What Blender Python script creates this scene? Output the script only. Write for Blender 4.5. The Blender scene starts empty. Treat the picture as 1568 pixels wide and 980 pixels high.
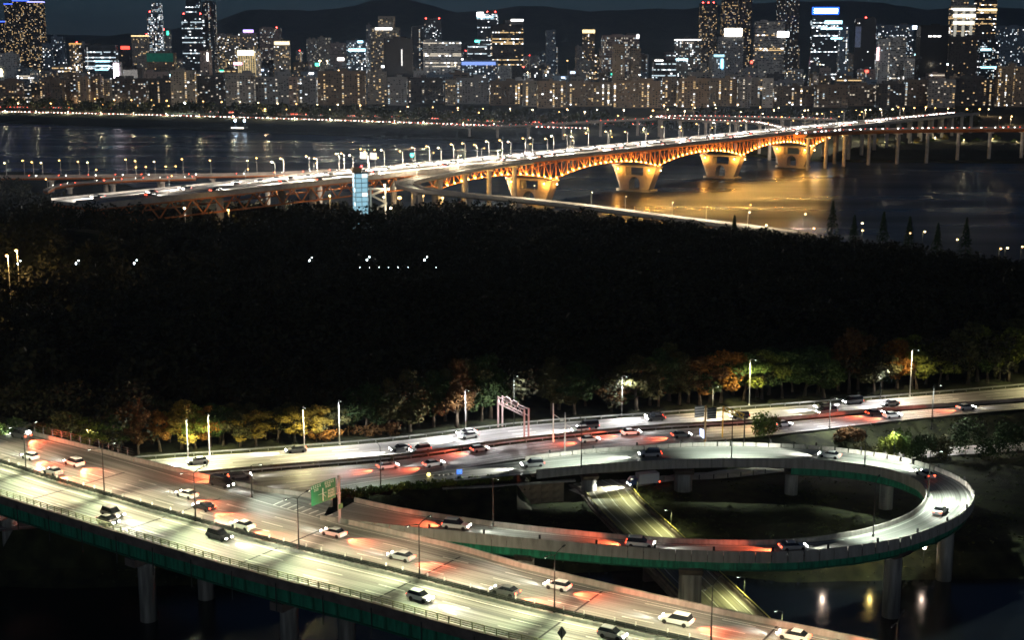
import bpy, math, random
import numpy as np
R = random.Random(7)
scene = bpy.context.scene
root_col = scene.collection

# ------------------------------------------------------------------ camera, sky, sun, exposure
FPX, CAM_H, PITCH = 2150.0, 95.0, math.atan((490 - 81) / 2150.0)     # focal length in pixels of a 1568 px wide frame
cam_data = bpy.data.cameras.new('camera')
cam_data.sensor_width = 36.0
cam_data.lens = 36.0 * FPX / 1568.0
cam_data.clip_start, cam_data.clip_end = 1.0, 40000.0
cam = bpy.data.objects.new('camera', cam_data)
cam.location = (0, 0, CAM_H)
cam.rotation_euler = (math.pi / 2 - PITCH, 0, 0)
root_col.objects.link(cam)
scene.camera = cam

world = bpy.data.worlds.new('World')
scene.world = world
world.use_nodes = True
wn = world.node_tree
wn.nodes.clear()
sky = wn.nodes.new('ShaderNodeTexSky')
sky.sky_type = 'NISHITA'
sky.sun_disc = False
sky.sun_elevation = math.radians(15.0)
sky.sun_rotation = math.radians(180)
sky.air_density, sky.dust_density, sky.ozone_density = 1.0, 0.2, 9.0
bg = wn.nodes.new('ShaderNodeBackground')
bg.inputs['Strength'].default_value = 0.0078
wo = wn.nodes.new('ShaderNodeOutputWorld')
wn.links.new(sky.outputs[0], bg.inputs[0])
wn.links.new(bg.outputs[0], wo.inputs[0])

sd = bpy.data.lights.new('sun', 'SUN')
sd.energy, sd.angle, sd.color = 0.20, math.radians(15), (0.86, 0.93, 1.0)  # soft fill standing in for unseen city glow behind the camera at night
sun = bpy.data.objects.new('sun', sd)
sun.rotation_euler = (math.radians(75), 0, 0)
root_col.objects.link(sun)

scene.view_settings.view_transform = 'Standard'
scene.view_settings.look = 'None'
scene.view_settings.exposure = 0.0
scene.view_settings.gamma = 1.0
cy = scene.cycles
cy.use_denoising = True
cy.max_bounces, cy.diffuse_bounces, cy.glossy_bounces = 3, 1, 2
cy.use_adaptive_sampling, cy.adaptive_threshold = True, 0.06
cy.adaptive_min_samples = 20
cy.transmission_bounces, cy.transparent_max_bounces = 2, 4
cy.caustics_reflective = cy.caustics_refractive = False
cy.sample_clamp_indirect = 3.0
cy.filter_width = 1.7
try:
    cy.use_light_tree = True
except Exception:
    pass

# ------------------------------------------------------------------ helpers
CP, SP = math.cos(PITCH), math.sin(PITCH)
def at(px, py, z):
    """the point at height z that stands at this spot of the photograph"""
    x, y = (px - 784) / FPX, -(py - 490) / FPX
    d = (x, CP + y * SP, -SP + y * CP)
    t = (z - CAM_H) / d[2]
    return (d[0] * t, d[1] * t, z)
def atd(px, py, dist):
    """the point at ground distance dist (world y)"""
    x, y = (px - 784) / FPX, -(py - 490) / FPX
    d = (x, CP + y * SP, -SP + y * CP)
    t = dist / d[1]
    return (d[0] * t, dist, CAM_H + d[2] * t)
def proj(p):
    dz = p[2] - CAM_H
    fw, up = p[1] * CP - dz * SP, p[1] * SP + dz * CP
    return 784 + FPX * p[0] / fw, 490 - FPX * up / fw

_nt = {}
def mat(name, col, rough=0.7, noise=0.0, scale=3.0, metal=0.0, spec=0.3, bump=0.0, stretch=None, uv=False, col2=None):
    if name in _nt: return _nt[name]
    m = bpy.data.materials.new(name); m.use_nodes = True
    nt = m.node_tree; b = nt.nodes['Principled BSDF']
    b.inputs['Base Color'].default_value = (*col, 1)
    b.inputs['Roughness'].default_value = rough
    b.inputs['Metallic'].default_value = metal
    b.inputs['Specular IOR Level'].default_value = spec
    if noise > 0 or bump > 0:
        tc = nt.nodes.new('ShaderNodeTexCoord'); mp = nt.nodes.new('ShaderNodeMapping')
        nt.links.new(tc.outputs['UV' if uv else 'Object'], mp.inputs[0])
        if stretch: mp.inputs['Scale'].default_value = stretch
        nz = nt.nodes.new('ShaderNodeTexNoise')
        nz.inputs['Scale'].default_value = scale; nz.inputs['Detail'].default_value = 5.0
        nt.links.new(mp.outputs[0], nz.inputs[0])
        if noise > 0:
            mr = nt.nodes.new('ShaderNodeMapRange')
            mr.inputs[1].default_value, mr.inputs[2].default_value = 0.3, 0.7
            nt.links.new(nz.outputs[0], mr.inputs[0])
            mx = nt.nodes.new('ShaderNodeMix'); mx.data_type = 'RGBA'
            lo = tuple(c * (1 - noise) for c in col); hi = col2 or tuple(min(1, c * (1 + noise)) for c in col)
            mx.inputs[6].default_value = (*lo, 1); mx.inputs[7].default_value = (*hi, 1)
            nt.links.new(mr.outputs[0], mx.inputs[0]); nt.links.new(mx.outputs[2], b.inputs['Base Color'])
        if bump > 0:
            bp = nt.nodes.new('ShaderNodeBump'); bp.inputs['Strength'].default_value = bump
            nt.links.new(nz.outputs[0], bp.inputs['Height']); nt.links.new(bp.outputs[0], b.inputs['Normal'])
    _nt[name] = m
    return m
def em(name, col, strength, sample=False, base=(0.02, 0.02, 0.02)):
    if name in _nt: return _nt[name]
    m = bpy.data.materials.new(name); m.use_nodes = True
    b = m.node_tree.nodes['Principled BSDF']
    b.inputs['Base Color'].default_value = (*base, 1)
    b.inputs['Emission Color'].default_value = (*col, 1)
    b.inputs['Emission Strength'].default_value = strength
    m.cycles.emission_sampling = 'AUTO' if sample else 'NONE'
    _nt[name] = m
    return m

class MB:
    """collects faces of one mesh"""
    def __init__(self): self.v, self.f, self.m, self.uv = [], [], [], []
    def face(self, pts, mi=0, uv=None):
        n = len(self.v); self.v += [tuple(p) for p in pts]; self.f.append(tuple(range(n, n + len(pts)))); self.m.append(mi)
        self.uv += uv if uv else [(0, 0)] * len(pts)
    def box(self, c, s, rz=0.0, mi=0, taper=1.0):
        hx, hy, hz = s[0] / 2, s[1] / 2, s[2] / 2; co, si = math.cos(rz), math.sin(rz)
        P = []
        for dz, t in ((-hz, 1.0), (hz, taper)):
            for dx, dy in ((-hx, -hy), (hx, -hy), (hx, hy), (-hx, hy)):
                dx, dy = dx * t, dy * t
                P.append((c[0] + dx * co - dy * si, c[1] + dx * si + dy * co, c[2] + dz))
        self.hull8(P, mi)
    def hull8(self, P, mi=0):
        n = len(self.v); self.v += P
        for q in ((3, 2, 1, 0), (4, 5, 6, 7), (0, 1, 5, 4), (1, 2, 6, 5), (2, 3, 7, 6), (3, 0, 4, 7)):
            self.f.append(tuple(n + i for i in q)); self.m.append(mi); self.uv += [(0, 0)] * 4
    def tube(self, pts, rads, seg=8, mi=0, cap=True):
        pts = [np.array(p, float) for p in pts]
        if not hasattr(rads, '__len__'): rads = [rads] * len(pts)
        rings = []
        for i, p in enumerate(pts):
            t = pts[min(i + 1, len(pts) - 1)] - pts[max(i - 1, 0)]; t /= (np.linalg.norm(t) + 1e-9)
            a = np.array((0, 0, 1.0)) if abs(t[2]) < 0.9 else np.array((1.0, 0, 0))
            u = np.cross(t, a); u /= np.linalg.norm(u); w = np.cross(t, u)
            n = len(self.v)
            for k in range(seg):
                an = 2 * math.pi * k / seg
                self.v.append(tuple(p + rads[i] * (math.cos(an) * u + math.sin(an) * w)))
            rings.append(n)
        for a, b in zip(rings, rings[1:]):
            for k in range(seg):
                k2 = (k + 1) % seg
                self.f.append((a + k, a + k2, b + k2, b + k)); self.m.append(mi); self.uv += [(0, 0)] * 4
        if cap:
            self.f.append(tuple(rings[0] + k for k in reversed(range(seg)))); self.m.append(mi); self.uv += [(0, 0)] * seg
            self.f.append(tuple(rings[-1] + k for k in range(seg))); self.m.append(mi); self.uv += [(0, 0)] * seg
    def bar(self, a, b, w, h=None, mi=0):
        """square bar from a to b"""
        a, b = np.array(a, float), np.array(b, float); h = h or w
        t = b - a; t /= (np.linalg.norm(t) + 1e-9)
        up = np.array((0, 0, 1.0)) if abs(t[2]) < 0.95 else np.array((0, 1.0, 0))
        u = np.cross(t, up); u /= np.linalg.norm(u); v = np.cross(u, t)
        P = [tuple(p + su * u * w / 2 + sv * v * h / 2) for p in (a, b) for su, sv in ((-1, -1), (1, -1), (1, 1), (-1, 1))]
        self.hull8(P, mi)
    def sphere(self, c, r, mi=0, seg=8, rings=5, sz=1.0):
        n = len(self.v)
        for i in range(rings + 1):
            th = math.pi * i / rings
            for k in range(seg):
                an = 2 * math.pi * k / seg
                self.v.append((c[0] + r * math.sin(th) * math.cos(an), c[1] + r * math.sin(th) * math.sin(an), c[2] + r * sz * math.cos(th)))
        for i in range(rings):
            for k in range(seg):
                k2 = (k + 1) % seg
                self.f.append((n + i * seg + k, n + (i + 1) * seg + k, n + (i + 1) * seg + k2, n + i * seg + k2)); self.m.append(mi); self.uv += [(0, 0)] * 4
    def sweep(self, path, prof, mi=0, closed=False):
        """prof: list of (offset to the right, height) swept along the path; uv = metres across, metres along"""
        L = 0; rows = []; prev = None
        for i, p in enumerate(path):
            a, b = path[max(i - 1, 0)], path[min(i + 1, len(path) - 1)]
            tx, ty = b[0] - a[0], b[1] - a[1]; l = math.hypot(tx, ty); tx, ty = tx / l, ty / l
            if prev: L += math.dist(prev, p)
            prev = p
            n = len(self.v)
            for o, h in (prof(i) if callable(prof) else prof):
                self.v.append((p[0] + ty * o, p[1] - tx * o, p[2] + h))
            k = len(self.v) - n
            rows.append((n, L, k))
        base = prof(0) if callable(prof) else prof
        for (a, la, k), (b, lb, _) in zip(rows, rows[1:]):
            for j in range(k if closed else k - 1):
                j2 = (j + 1) % k
                self.f.append((a + j, a + j2, b + j2, b + j)); self.m.append(mi)
                self.uv += [(base[j][0], la), (base[j2][0], la), (base[j2][0], lb), (base[j][0], lb)]
        if closed:
            self.f.append(tuple(reversed(range(rows[0][0], rows[0][0] + rows[0][2])))); self.m.append(mi); self.uv += [(0, 0)] * rows[0][2]
            self.f.append(tuple(range(rows[-1][0], rows[-1][0] + rows[-1][2]))); self.m.append(mi); self.uv += [(0, 0)] * rows[-1][2]
    def mesh(self, name, mats, smooth=False):
        me = bpy.data.meshes.new(name)
        me.from_pydata(self.v, [], self.f)
        for m in (mats if isinstance(mats, (list, tuple)) else [mats]): me.materials.append(m)
        me.polygons.foreach_set('material_index', self.m)
        ul = me.uv_layers.new(name='UVMap')
        ul.data.foreach_set('uv', [c for q in self.uv for c in q])
        if smooth: me.polygons.foreach_set('use_smooth', [True] * len(self.f))
        me.update()
        return me
    def build(self, name, mats, parent=None, loc=None, smooth=False, **kw):
        return put(name, self.mesh(name, mats, smooth), parent, loc, **kw)
def put(name, me, parent=None, loc=None, rz=None, **kw):
    o = bpy.data.objects.new(name, me)
    root_col.objects.link(o)
    if parent: o.parent = parent
    if loc: o.location = loc
    if rz is not None: o.rotation_euler = (0, 0, rz)
    for k, v in kw.items(): o[k] = v
    return o
def thing(name, loc=(0, 0, 0), rz=0.0, label=None, category=None, group=None):
    o = bpy.data.objects.new(name, None)
    root_col.objects.link(o); o.location = loc; o.rotation_euler = (0, 0, rz)
    if label: o['label'] = label
    if category: o['category'] = category
    if group: o['group'] = group
    return o
def light(kind, name, parent, loc, energy, col, size=0.1, rot=None, cone=None, blend=0.5):
    k = ('L', kind, energy, col, size, cone, blend)
    if k not in _nt:
        d = bpy.data.lights.new(name, kind); d.energy = energy; d.color = col
        d.shadow_soft_size = size
        if kind == 'SPOT': d.spot_size = cone; d.spot_blend = blend
        _nt[k] = d
    o = bpy.data.objects.new(name, _nt[k]); root_col.objects.link(o)
    o.parent = parent; o.location = loc
    if rot: o.rotation_euler = rot
    return o
ONES = ['', 'first', 'second', 'third', 'fourth', 'fifth', 'sixth', 'seventh', 'eighth', 'ninth', 'tenth', 'eleventh', 'twelfth', 'thirteenth',
        'fourteenth', 'fifteenth', 'sixteenth', 'seventeenth', 'eighteenth', 'nineteenth']
TENS = ['', '', 'twenty', 'thirty', 'forty', 'fifty', 'sixty', 'seventy', 'eighty', 'ninety']
def ordinal(n):
    if n < 20: return ONES[n]
    t, o = divmod(n, 10)
    return TENS[t].replace('ty', 'tieth') if o == 0 else TENS[t] + '-' + ONES[o]
RANK = {}
def ranked(o, key, text, group=None, ref=None):
    """label text with {n} filled by the thing's rank from the left of the picture among its key"""
    RANK.setdefault(key, []).append((o, text, ref))
    if group: o['group'] = group
def fill_ranks():
    for key, L in RANK.items():
        L = sorted(L, key=lambda e: proj(e[2] or tuple(e[0].location))[0])
        for i, (o, text, _) in enumerate(L): o['label'] = text.format(n=ordinal(i + 1))

def spline(pts, step=3.0):
    """Catmull-Rom through the points, resampled evenly"""
    P = [np.array(p, float) for p in pts]
    P = [2 * P[0] - P[1]] + P + [2 * P[-1] - P[-2]]
    out = []
    for i in range(1, len(P) - 2):
        n = max(2, int(np.linalg.norm(P[i + 1] - P[i]) / (step / 3)))
        for k in range(n):
            t = k / n; a, b, c, d = P[i - 1], P[i], P[i + 1], P[i + 2]
            out.append(0.5 * (2 * b + (c - a) * t + (2 * a - 5 * b + 4 * c - d) * t * t + (3 * b - a - 3 * c + d) * t ** 3))
    out.append(P[-2])
    return resample(out, step)
def resample(pts, step):
    pts = [np.array(p, float) for p in pts]
    d = [0]
    for a, b in zip(pts, pts[1:]): d.append(d[-1] + np.linalg.norm(b[:2] - a[:2]))
    n = max(2, int(round(d[-1] / step)) + 1)
    A = np.array(pts); s = np.linspace(0, d[-1], n)
    return [tuple(np.interp(q, d, A[:, k]) for k in range(3)) for q in s]
def along(path, s):
    """point and heading at distance s along the path"""
    for a, b in zip(path, path[1:]):
        l = math.hypot(b[0] - a[0], b[1] - a[1])
        if s <= l or b is path[-1]:
            t = s / l
            return tuple(a[k] + (b[k] - a[k]) * t for k in range(3)), math.atan2(b[1] - a[1], b[0] - a[0])
        s -= l
def plen(path): return sum(math.hypot(b[0] - a[0], b[1] - a[1]) for a, b in zip(path, path[1:]))
def shift(path, off, dz=0.0):
    """path moved off metres to its right"""
    out = []
    for i, p in enumerate(path):
        a, b = path[max(i - 1, 0)], path[min(i + 1, len(path) - 1)]
        tx, ty = b[0] - a[0], b[1] - a[1]; l = math.hypot(tx, ty)
        out.append((p[0] + ty / l * off, p[1] - tx / l * off, p[2] + dz))
    return out
# ------------------------------------------------------------------ materials of the setting
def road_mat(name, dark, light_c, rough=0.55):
    """asphalt: fine grain plus wheel-path wear, its lengthwise streaks heightened to stand in for light trails; uv is metres across / metres along"""
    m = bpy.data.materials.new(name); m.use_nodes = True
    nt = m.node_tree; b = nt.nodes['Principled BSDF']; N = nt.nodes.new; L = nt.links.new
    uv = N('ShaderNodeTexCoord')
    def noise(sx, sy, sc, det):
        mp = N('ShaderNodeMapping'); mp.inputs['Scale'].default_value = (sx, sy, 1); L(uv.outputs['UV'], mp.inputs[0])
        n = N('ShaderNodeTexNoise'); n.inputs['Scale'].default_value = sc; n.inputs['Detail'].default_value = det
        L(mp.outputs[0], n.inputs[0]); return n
    n1 = noise(3.0, 0.010, 1.0, 8); n2 = noise(0.6, 0.05, 1.0, 3); n3 = noise(3, 3, 2.0, 4)  # long streaks painted into the colour for light trails, over the wheel wear
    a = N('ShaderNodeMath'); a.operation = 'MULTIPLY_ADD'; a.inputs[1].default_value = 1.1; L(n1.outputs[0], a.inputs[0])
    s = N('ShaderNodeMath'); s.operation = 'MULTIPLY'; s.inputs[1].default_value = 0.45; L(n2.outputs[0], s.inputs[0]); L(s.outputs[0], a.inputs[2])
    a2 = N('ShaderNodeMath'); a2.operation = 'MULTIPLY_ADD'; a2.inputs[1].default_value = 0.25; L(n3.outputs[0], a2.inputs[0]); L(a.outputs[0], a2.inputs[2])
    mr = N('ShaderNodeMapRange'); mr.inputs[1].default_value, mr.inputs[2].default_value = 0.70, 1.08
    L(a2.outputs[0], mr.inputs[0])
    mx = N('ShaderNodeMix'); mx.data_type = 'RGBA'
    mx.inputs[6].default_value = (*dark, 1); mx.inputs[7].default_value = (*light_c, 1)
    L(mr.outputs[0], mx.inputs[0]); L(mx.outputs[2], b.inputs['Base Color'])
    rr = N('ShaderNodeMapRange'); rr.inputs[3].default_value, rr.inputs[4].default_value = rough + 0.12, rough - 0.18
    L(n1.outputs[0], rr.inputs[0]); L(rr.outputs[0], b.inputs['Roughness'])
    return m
M_ROAD = road_mat('worn_trail_streaked_asphalt', (0.07, 0.075, 0.07), (0.30, 0.31, 0.28))
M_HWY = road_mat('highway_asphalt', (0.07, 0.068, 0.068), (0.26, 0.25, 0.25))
M_LANE = mat('lane_paint', (0.75, 0.76, 0.7), 0.6, 0.25, 4)
M_CONC = mat('concrete', (0.28, 0.27, 0.24), 0.85, 0.26, 0.9, bump=0.1, stretch=(1.2, 1.2, 0.22))
M_CONC_D = mat('stained_concrete', (0.12, 0.10, 0.085), 0.9, 0.35, 0.5, bump=0.1)
M_GREEN = mat('green_girder_paint', (0.022, 0.19, 0.11), 0.5, 0.5, 1.2, stretch=(1.5, 1.5, 0.25))
M_GREEN_D = mat('dark_green_paint', (0.014, 0.11, 0.065), 0.5, 0.2, 0.8)
M_RAIL = mat('rail_steel', (0.30, 0.33, 0.20), 0.5, 0.2, 2, metal=0.3)
M_STEEL = mat('galvanised_steel', (0.32, 0.33, 0.33), 0.45, 0.15, 2, metal=0.6)
M_POLE = mat('pole_paint', (0.035, 0.04, 0.035), 0.5, 0.2, 3)
M_POLE_L = mat('pale_pole_paint', (0.55, 0.54, 0.5), 0.5, 0.15, 2)
M_DARK = mat('black_housing', (0.02, 0.02, 0.02), 0.5)
M_WALL = mat('retaining_stone', (0.26, 0.20, 0.13), 0.9, 0.4, 0.8, bump=0.2)
M_EARTH = mat('earth_and_grass', (0.014, 0.019, 0.008), 0.95, 0.7, 0.35, col2=(0.032, 0.038, 0.014), bump=0.3)
M_PATH = mat('paved_path', (0.28, 0.27, 0.24), 0.85, 0.2, 0.5)
M_TRUSS = mat('orange_red_paint', (0.48, 0.15, 0.035), 0.5, 0.2, 0.4)
M_DECKC = mat('pale_deck_concrete', (0.42, 0.38, 0.34), 0.85, 0.2, 0.3)
def water_mat(r0=0.24, r1=0.40, name='river_water', spec=0.16):
    m = bpy.data.materials.new(name); m.use_nodes = True
    nt = m.node_tree; b = nt.nodes['Principled BSDF']; N = nt.nodes.new; L = nt.links.new
    b.inputs['Base Color'].default_value = (0.008, 0.011, 0.014, 1)
    b.inputs['IOR'].default_value = 1.33; b.inputs['Specular IOR Level'].default_value = spec
    tc = N('ShaderNodeTexCoord')
    mp = N('ShaderNodeMapping'); mp.inputs['Scale'].default_value = (0.004, 0.02, 1); mp.inputs['Rotation'].default_value = (0, 0, 0.35)
    L(tc.outputs['Object'], mp.inputs[0])
    n = N('ShaderNodeTexNoise'); n.inputs['Scale'].default_value = 1.0; n.inputs['Detail'].default_value = 5
    L(mp.outputs[0], n.inputs[0])
    mr = N('ShaderNodeMapRange'); mr.inputs[1].default_value, mr.inputs[2].default_value = 0.35, 0.65
    mr.inputs[3].default_value, mr.inputs[4].default_value = r0, r1
    L(n.outputs[0], mr.inputs[0]); L(mr.outputs[0], b.inputs['Roughness'])
    return m
M_WATER = water_mat()

# ------------------------------------------------------------------ road outlines
def edges(L):
    """list of (right px, left px, z) -> right edge, left edge in metres"""
    return [at(a, b, z) for a, b, c, d, z in L], [at(c, d, z) for a, b, c, d, z in L]
ZB, ZH = 16.0, 9.0
MED = spline([(-200, 341, ZB), (-150, 302, ZB), (-99.9, 263.9, ZB), (-83, 250.4, ZB), (-41.2, 219.9, ZB), (-17.6, 204.7, ZB), (1.5, 192, ZB), (19.4, 181.6, ZB), (60, 158.5, ZB), (110, 132, ZB)], 3)
LOOP_PX = [(527, 798, 508, 767.5, 15.95), (600, 808, 600, 786, 15.8), (700, 819, 700, 800, 15.6), (800, 830, 800, 812, 15.4), (1000, 846, 1000, 831, 15.2),
           (1168, 851, 1168, 836, 15), (1268, 847, 1268, 828, 14.9), (1368, 831, 1335, 816, 14.8), (1440, 808, 1385, 798, 14.6), (1475, 787, 1412, 780, 14.4),
           (1488, 764, 1421, 764, 14.2), (1480, 746, 1412, 747, 14), (1460, 734, 1395, 736, 13.8), (1430, 722, 1365, 724, 13.6), (1390, 711, 1325, 714, 13.3),
           (1330, 702, 1268, 706, 13), (1268, 694, 1200, 703, 12.7), (1168, 688, 1110, 702.5, 12.4), (1100, 687.5, 1040, 704.5, 12.1), (1000, 690.5, 960, 709.5, 11.6),
           (900, 698, 870, 716, 11), (800, 708, 775, 728, 10.3), (700, 720, 680, 737, 9.8), (600, 733, 590, 746, 9.45), (500, 747, 500, 758, 9.3), (400, 760, 400, 771, 9.2), (330, 771, 330, 782, 9.15)]
lr, ll = edges(LOOP_PX)
LOOP = spline([tuple((a[k] + b[k]) / 2 for k in range(3)) for a, b in zip(lr, ll)], 2.5)
_w = [math.dist(a, b) / 2 for a, b in zip(lr, ll)]; _w = [(_w[max(i - 1, 0)] + _w[i] + _w[min(i + 1, len(_w) - 1)]) / 3 for i in range(len(_w))]; _w[0] = 5.3
_mid = [tuple((a[k] + b[k]) / 2 for k in range(3)) for a, b in zip(lr, ll)]
_cum = [0.0]
for a, b in zip(_mid, _mid[1:]): _cum.append(_cum[-1] + math.dist(a, b))
def loop_hw(i): return float(np.interp(i / (len(LOOP) - 1), [c / _cum[-1] for c in _cum], _w))   # half width of the ramp road
HFU = [(-10, 724), (120, 713), (240, 703), (400, 692), (600, 676), (800, 652), (1000, 637), (1200, 623), (1368, 610), (1568, 593), (1800, 572), (2200, 540)]
HFL = [(-10, 758), (120, 744), (240, 733), (400, 718), (600, 701), (800, 674), (1000, 655), (1168, 645), (1368, 627), (1568, 613), (1800, 594), (2200, 563)]
HNL = [(-10, 815), (120, 803), (240, 790), (400, 768), (520, 750), (600, 737), (800, 703), (1000, 683), (1168, 668), (1368, 645), (1568, 626), (1800, 606), (2200, 576)]
H1 = spline([at(a, b, ZH) for a, b in HFU], 4); H2 = spline([at(a, b, ZH) for a, b in HFL], 4); H3 = spline([at(a, b, ZH) for a, b in HNL], 4)
def ribbon(mb, A, B, n=80, dz=0.0, mi=0):
    A, B = resample(A, plen(A) / n), resample(B, plen(B) / n); L = 0
    n = min(len(A), len(B))
    for i in range(n - 1):
        l = math.dist(A[i], A[i + 1]); w0, w1 = math.dist(A[i], B[i]), math.dist(A[i + 1], B[i + 1])
        pts = [(q[0], q[1], q[2] + dz) for q in (A[i], B[i], B[i + 1], A[i + 1])]
        mb.face(pts, mi, [(0, L), (w0, L), (w1, L + l), (0, L + l)])
        L += l
yL_pts = np.array([p[:2] for p in H3])
_in = sorted([(p[0], p[1] - 1.6) for p in ll[-9:]])                  # edge of the at-grade end of the ramp
def yL(x):
    a = np.interp(x, yL_pts[:, 0], yL_pts[:, 1]); b = np.interp(x, [p[0] for p in _in], [p[1] for p in _in])
    return np.where((x > -70) & (x < 4), np.minimum(a, b), a)
def mound(x, y): return 20.0 * np.exp(-(((x + 172) / 40.0) ** 2 + ((y - 540) / 30.0) ** 2))
def shore_near(x): return np.interp(x, [-400, -80, 0, 30, 50, 95, 120, 200, 500], [262, 240, 246, 250, 243, 245, 256, 275, 330])
def shore_park(x): return np.interp(x, [-900, -330, -250, -170, -90, -10, 40, 80, 105, 152, 195, 225, 330, 500, 900], [1150, 1060, 960, 860, 790, 735, 712, 690, 672, 645, 600, 568, 470, 420, 390])
def ground_z(x, y):
    d = yL(x) - y
    z = np.interp(d, [1.0, 9.0], [8.6, 4.3])
    z = z + mound(x, y)
    s = y - shore_near(x)
    z = np.where(s < 6, np.minimum(z, np.interp(s, [-8, 0, 6], [-3, 0.05, 3.6])), z)
    p = shore_park(x) - y
    z = np.where(p < 25, np.minimum(z, np.interp(p, [-12, 0, 25], [-3, 0.05, 8.6])), z)
    return z

# ------------------------------------------------------------------ ground, water, far bank, hills
def terrain():
    xs = np.concatenate([np.arange(-900, -200, 20), np.arange(-200, 240, 3.0), np.arange(240, 900, 20)])
    ys = np.concatenate([np.arange(130, 400, 3.0), np.arange(400, 1180, 8)])
    X, Y = np.meshgrid(xs, ys); Z = ground_z(X, Y)
    rs = np.random.RandomState(3); Z = Z + rs.uniform(-0.12, 0.0, Z.shape)
    V = np.stack([X, Y, Z], -1).reshape(-1, 3); nx, ny = len(xs), len(ys)
    I = np.arange(nx * ny).reshape(ny, nx)
    F = np.stack([I[:-1, :-1], I[:-1, 1:], I[1:, 1:], I[1:, :-1]], -1).reshape(-1, 4)
    me = bpy.data.meshes.new('ground'); me.from_pydata(V.tolist(), [], F.tolist()); me.materials.append(M_EARTH)
    put('ground', me, kind='structure')
terrain()
w = MB(); w.face([(-6000, 395, 0), (6000, 395, 0), (6000, 3200, 0), (-6000, 3200, 0)]); w.build('river_water', M_WATER, kind='structure')
w = MB(); w.face([(-6000, 60, 0), (6000, 60, 0), (6000, 394.9, 0), (-6000, 394.9, 0)]); w.build('stream_water', water_mat(0.16, 0.26, 'stream_water', 0.5), kind='structure')
FAR_SHORE = [(-6000, 5200), (-1500, 2450), (-708, 1960), (-304, 1716), (-60, 1561), (144, 1430), (230, 1310), (280, 1250), (448, 1234), (900, 1200), (6000, 1100)]
fx, fy = [p[0] for p in FAR_SHORE], [p[1] for p in FAR_SHORE]
def far_y(x): return np.interp(x, fx, fy)
def far_ground():
    xs = np.concatenate([np.linspace(-6000, -1000, 20), np.arange(-980, 1000, 20), np.linspace(1000, 6000, 20)])
    offs = [-15, 0, 4, 14, 30, 60, 110, 200, 500, 1200, 3000, 6000, 14000]
    hz = [-3, 0.05, 2.0, 3.2, 4.0, 7.5, 8.5, 10, 12, 14, 16, 18, 20]
    V, F = [], []
    for i, x in enumerate(xs):
        for o, h in zip(offs, hz): V.append((x, float(far_y(x)) + o, h))
    k = len(offs)
    for i in range(len(xs) - 1):
        for j in range(k - 1): F.append((i * k + j, (i + 1) * k + j, (i + 1) * k + j + 1, i * k + j + 1))
    me = bpy.data.meshes.new('far_bank'); me.from_pydata(V, [], F); me.materials.append(M_EARTH)
    put('far_bank_ground', me, kind='structure')
far_ground()
def hills(name, dist, prof, m, seed):
    """a wooded ridge with real depth: prof = picture points of its crest"""
    rs = random.Random(seed); px = np.arange(-500, 2100, 12)
    crest = np.interp(px, [p[0] for p in prof], [p[1] for p in prof])
    rows = []
    for j, (dd, fr) in enumerate([(-2600, 0.0), (-1900, 0.28), (-1200, 0.55), (-600, 0.8), (0, 1.0), (1200, 0.6), (2500, 0.0)]):
        row = []
        for a, c in zip(px, crest):
            top = atd(a, c, dist); h = 20 + (top[2] - 20) * fr * (1 + (rs.uniform(-0.09, 0.09) if 0 < j < 4 else (rs.uniform(-.008, .008) if j == 4 else 0)))
            row.append((top[0] * (1 + 0.25 * dd / dist), dist + dd, h))
        rows.append(row)
    V = [p for r in rows for p in r]; k = len(px)
    F = [(j * k + i, j * k + i + 1, (j + 1) * k + i + 1, (j + 1) * k + i) for j in range(len(rows) - 1) for i in range(k - 1)]
    me = bpy.data.meshes.new(name); me.from_pydata(V, [], F); me.materials.append(m); me.polygons.foreach_set('use_smooth', [True] * len(F))
    put(name, me, kind='structure')
M_HILL = mat('wooded_hillside', (0.06, 0.09, 0.06), 0.95, 0.3, 0.01)
hills('hills', 9000, [(-500, 40), (200, 55), (330, 32), (380, 14), (440, 14), (480, 16), (545, 8), (570, 0), (630, -1), (660, 8), (700, 18), (745, 16), (800, 8), (830, 9), (900, 17), (960, 14), (1000, 12), (1050, 14),
                      (1090, 8), (1150, 4), (1290, 0), (1350, 4), (1420, 14), (1480, 10), (1568, 12), (2100, 30)], M_HILL, 5)
hills('low_hills', 7000, [(-500, 60), (0, 58), (130, 62), (200, 50), (260, 58), (330, 60), (450, 64), (760, 66), (1000, 60), (1300, 48), (1568, 40), (2100, 50)], M_HILL, 8)

# ------------------------------------------------------------------ highway, paths and the low road
def strip_marks(mb, path, off, w, dz, dash=None, s0=0.0):
    P = shift(path, off, dz)
    if dash is None:
        mb.sweep(P, [(-w / 2, 0), (w / 2, 0)]); return
    s, T = s0, plen(P)
    while s + dash[0] < T:
        a, h = along(P, s); b, _ = along(P, s + dash[0])
        mb.sweep([a, b], [(-w / 2, 0), (w / 2, 0)])
        s += dash[0] + dash[1]
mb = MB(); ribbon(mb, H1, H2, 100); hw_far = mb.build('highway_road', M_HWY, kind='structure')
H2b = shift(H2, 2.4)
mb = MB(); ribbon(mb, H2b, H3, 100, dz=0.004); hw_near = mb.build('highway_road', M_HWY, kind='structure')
mid1 = lambda A, B, t: [tuple(a[k] + (b[k] - a[k]) * t for k in range(3)) for a, b in zip(resample(A, plen(A) / 90), resample(B, plen(B) / 90))]
mk = MB()
for t, dash in ((0.06, None), (0.30, (6, 8)), (0.53, (6, 8)), (0.76, (6, 8)), (0.95, None)): strip_marks(mk, mid1(H1, H2, t), 0, 0.18, 0.012, dash)
mk.build('lane_marking', M_LANE, hw_far)
mk = MB()
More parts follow.
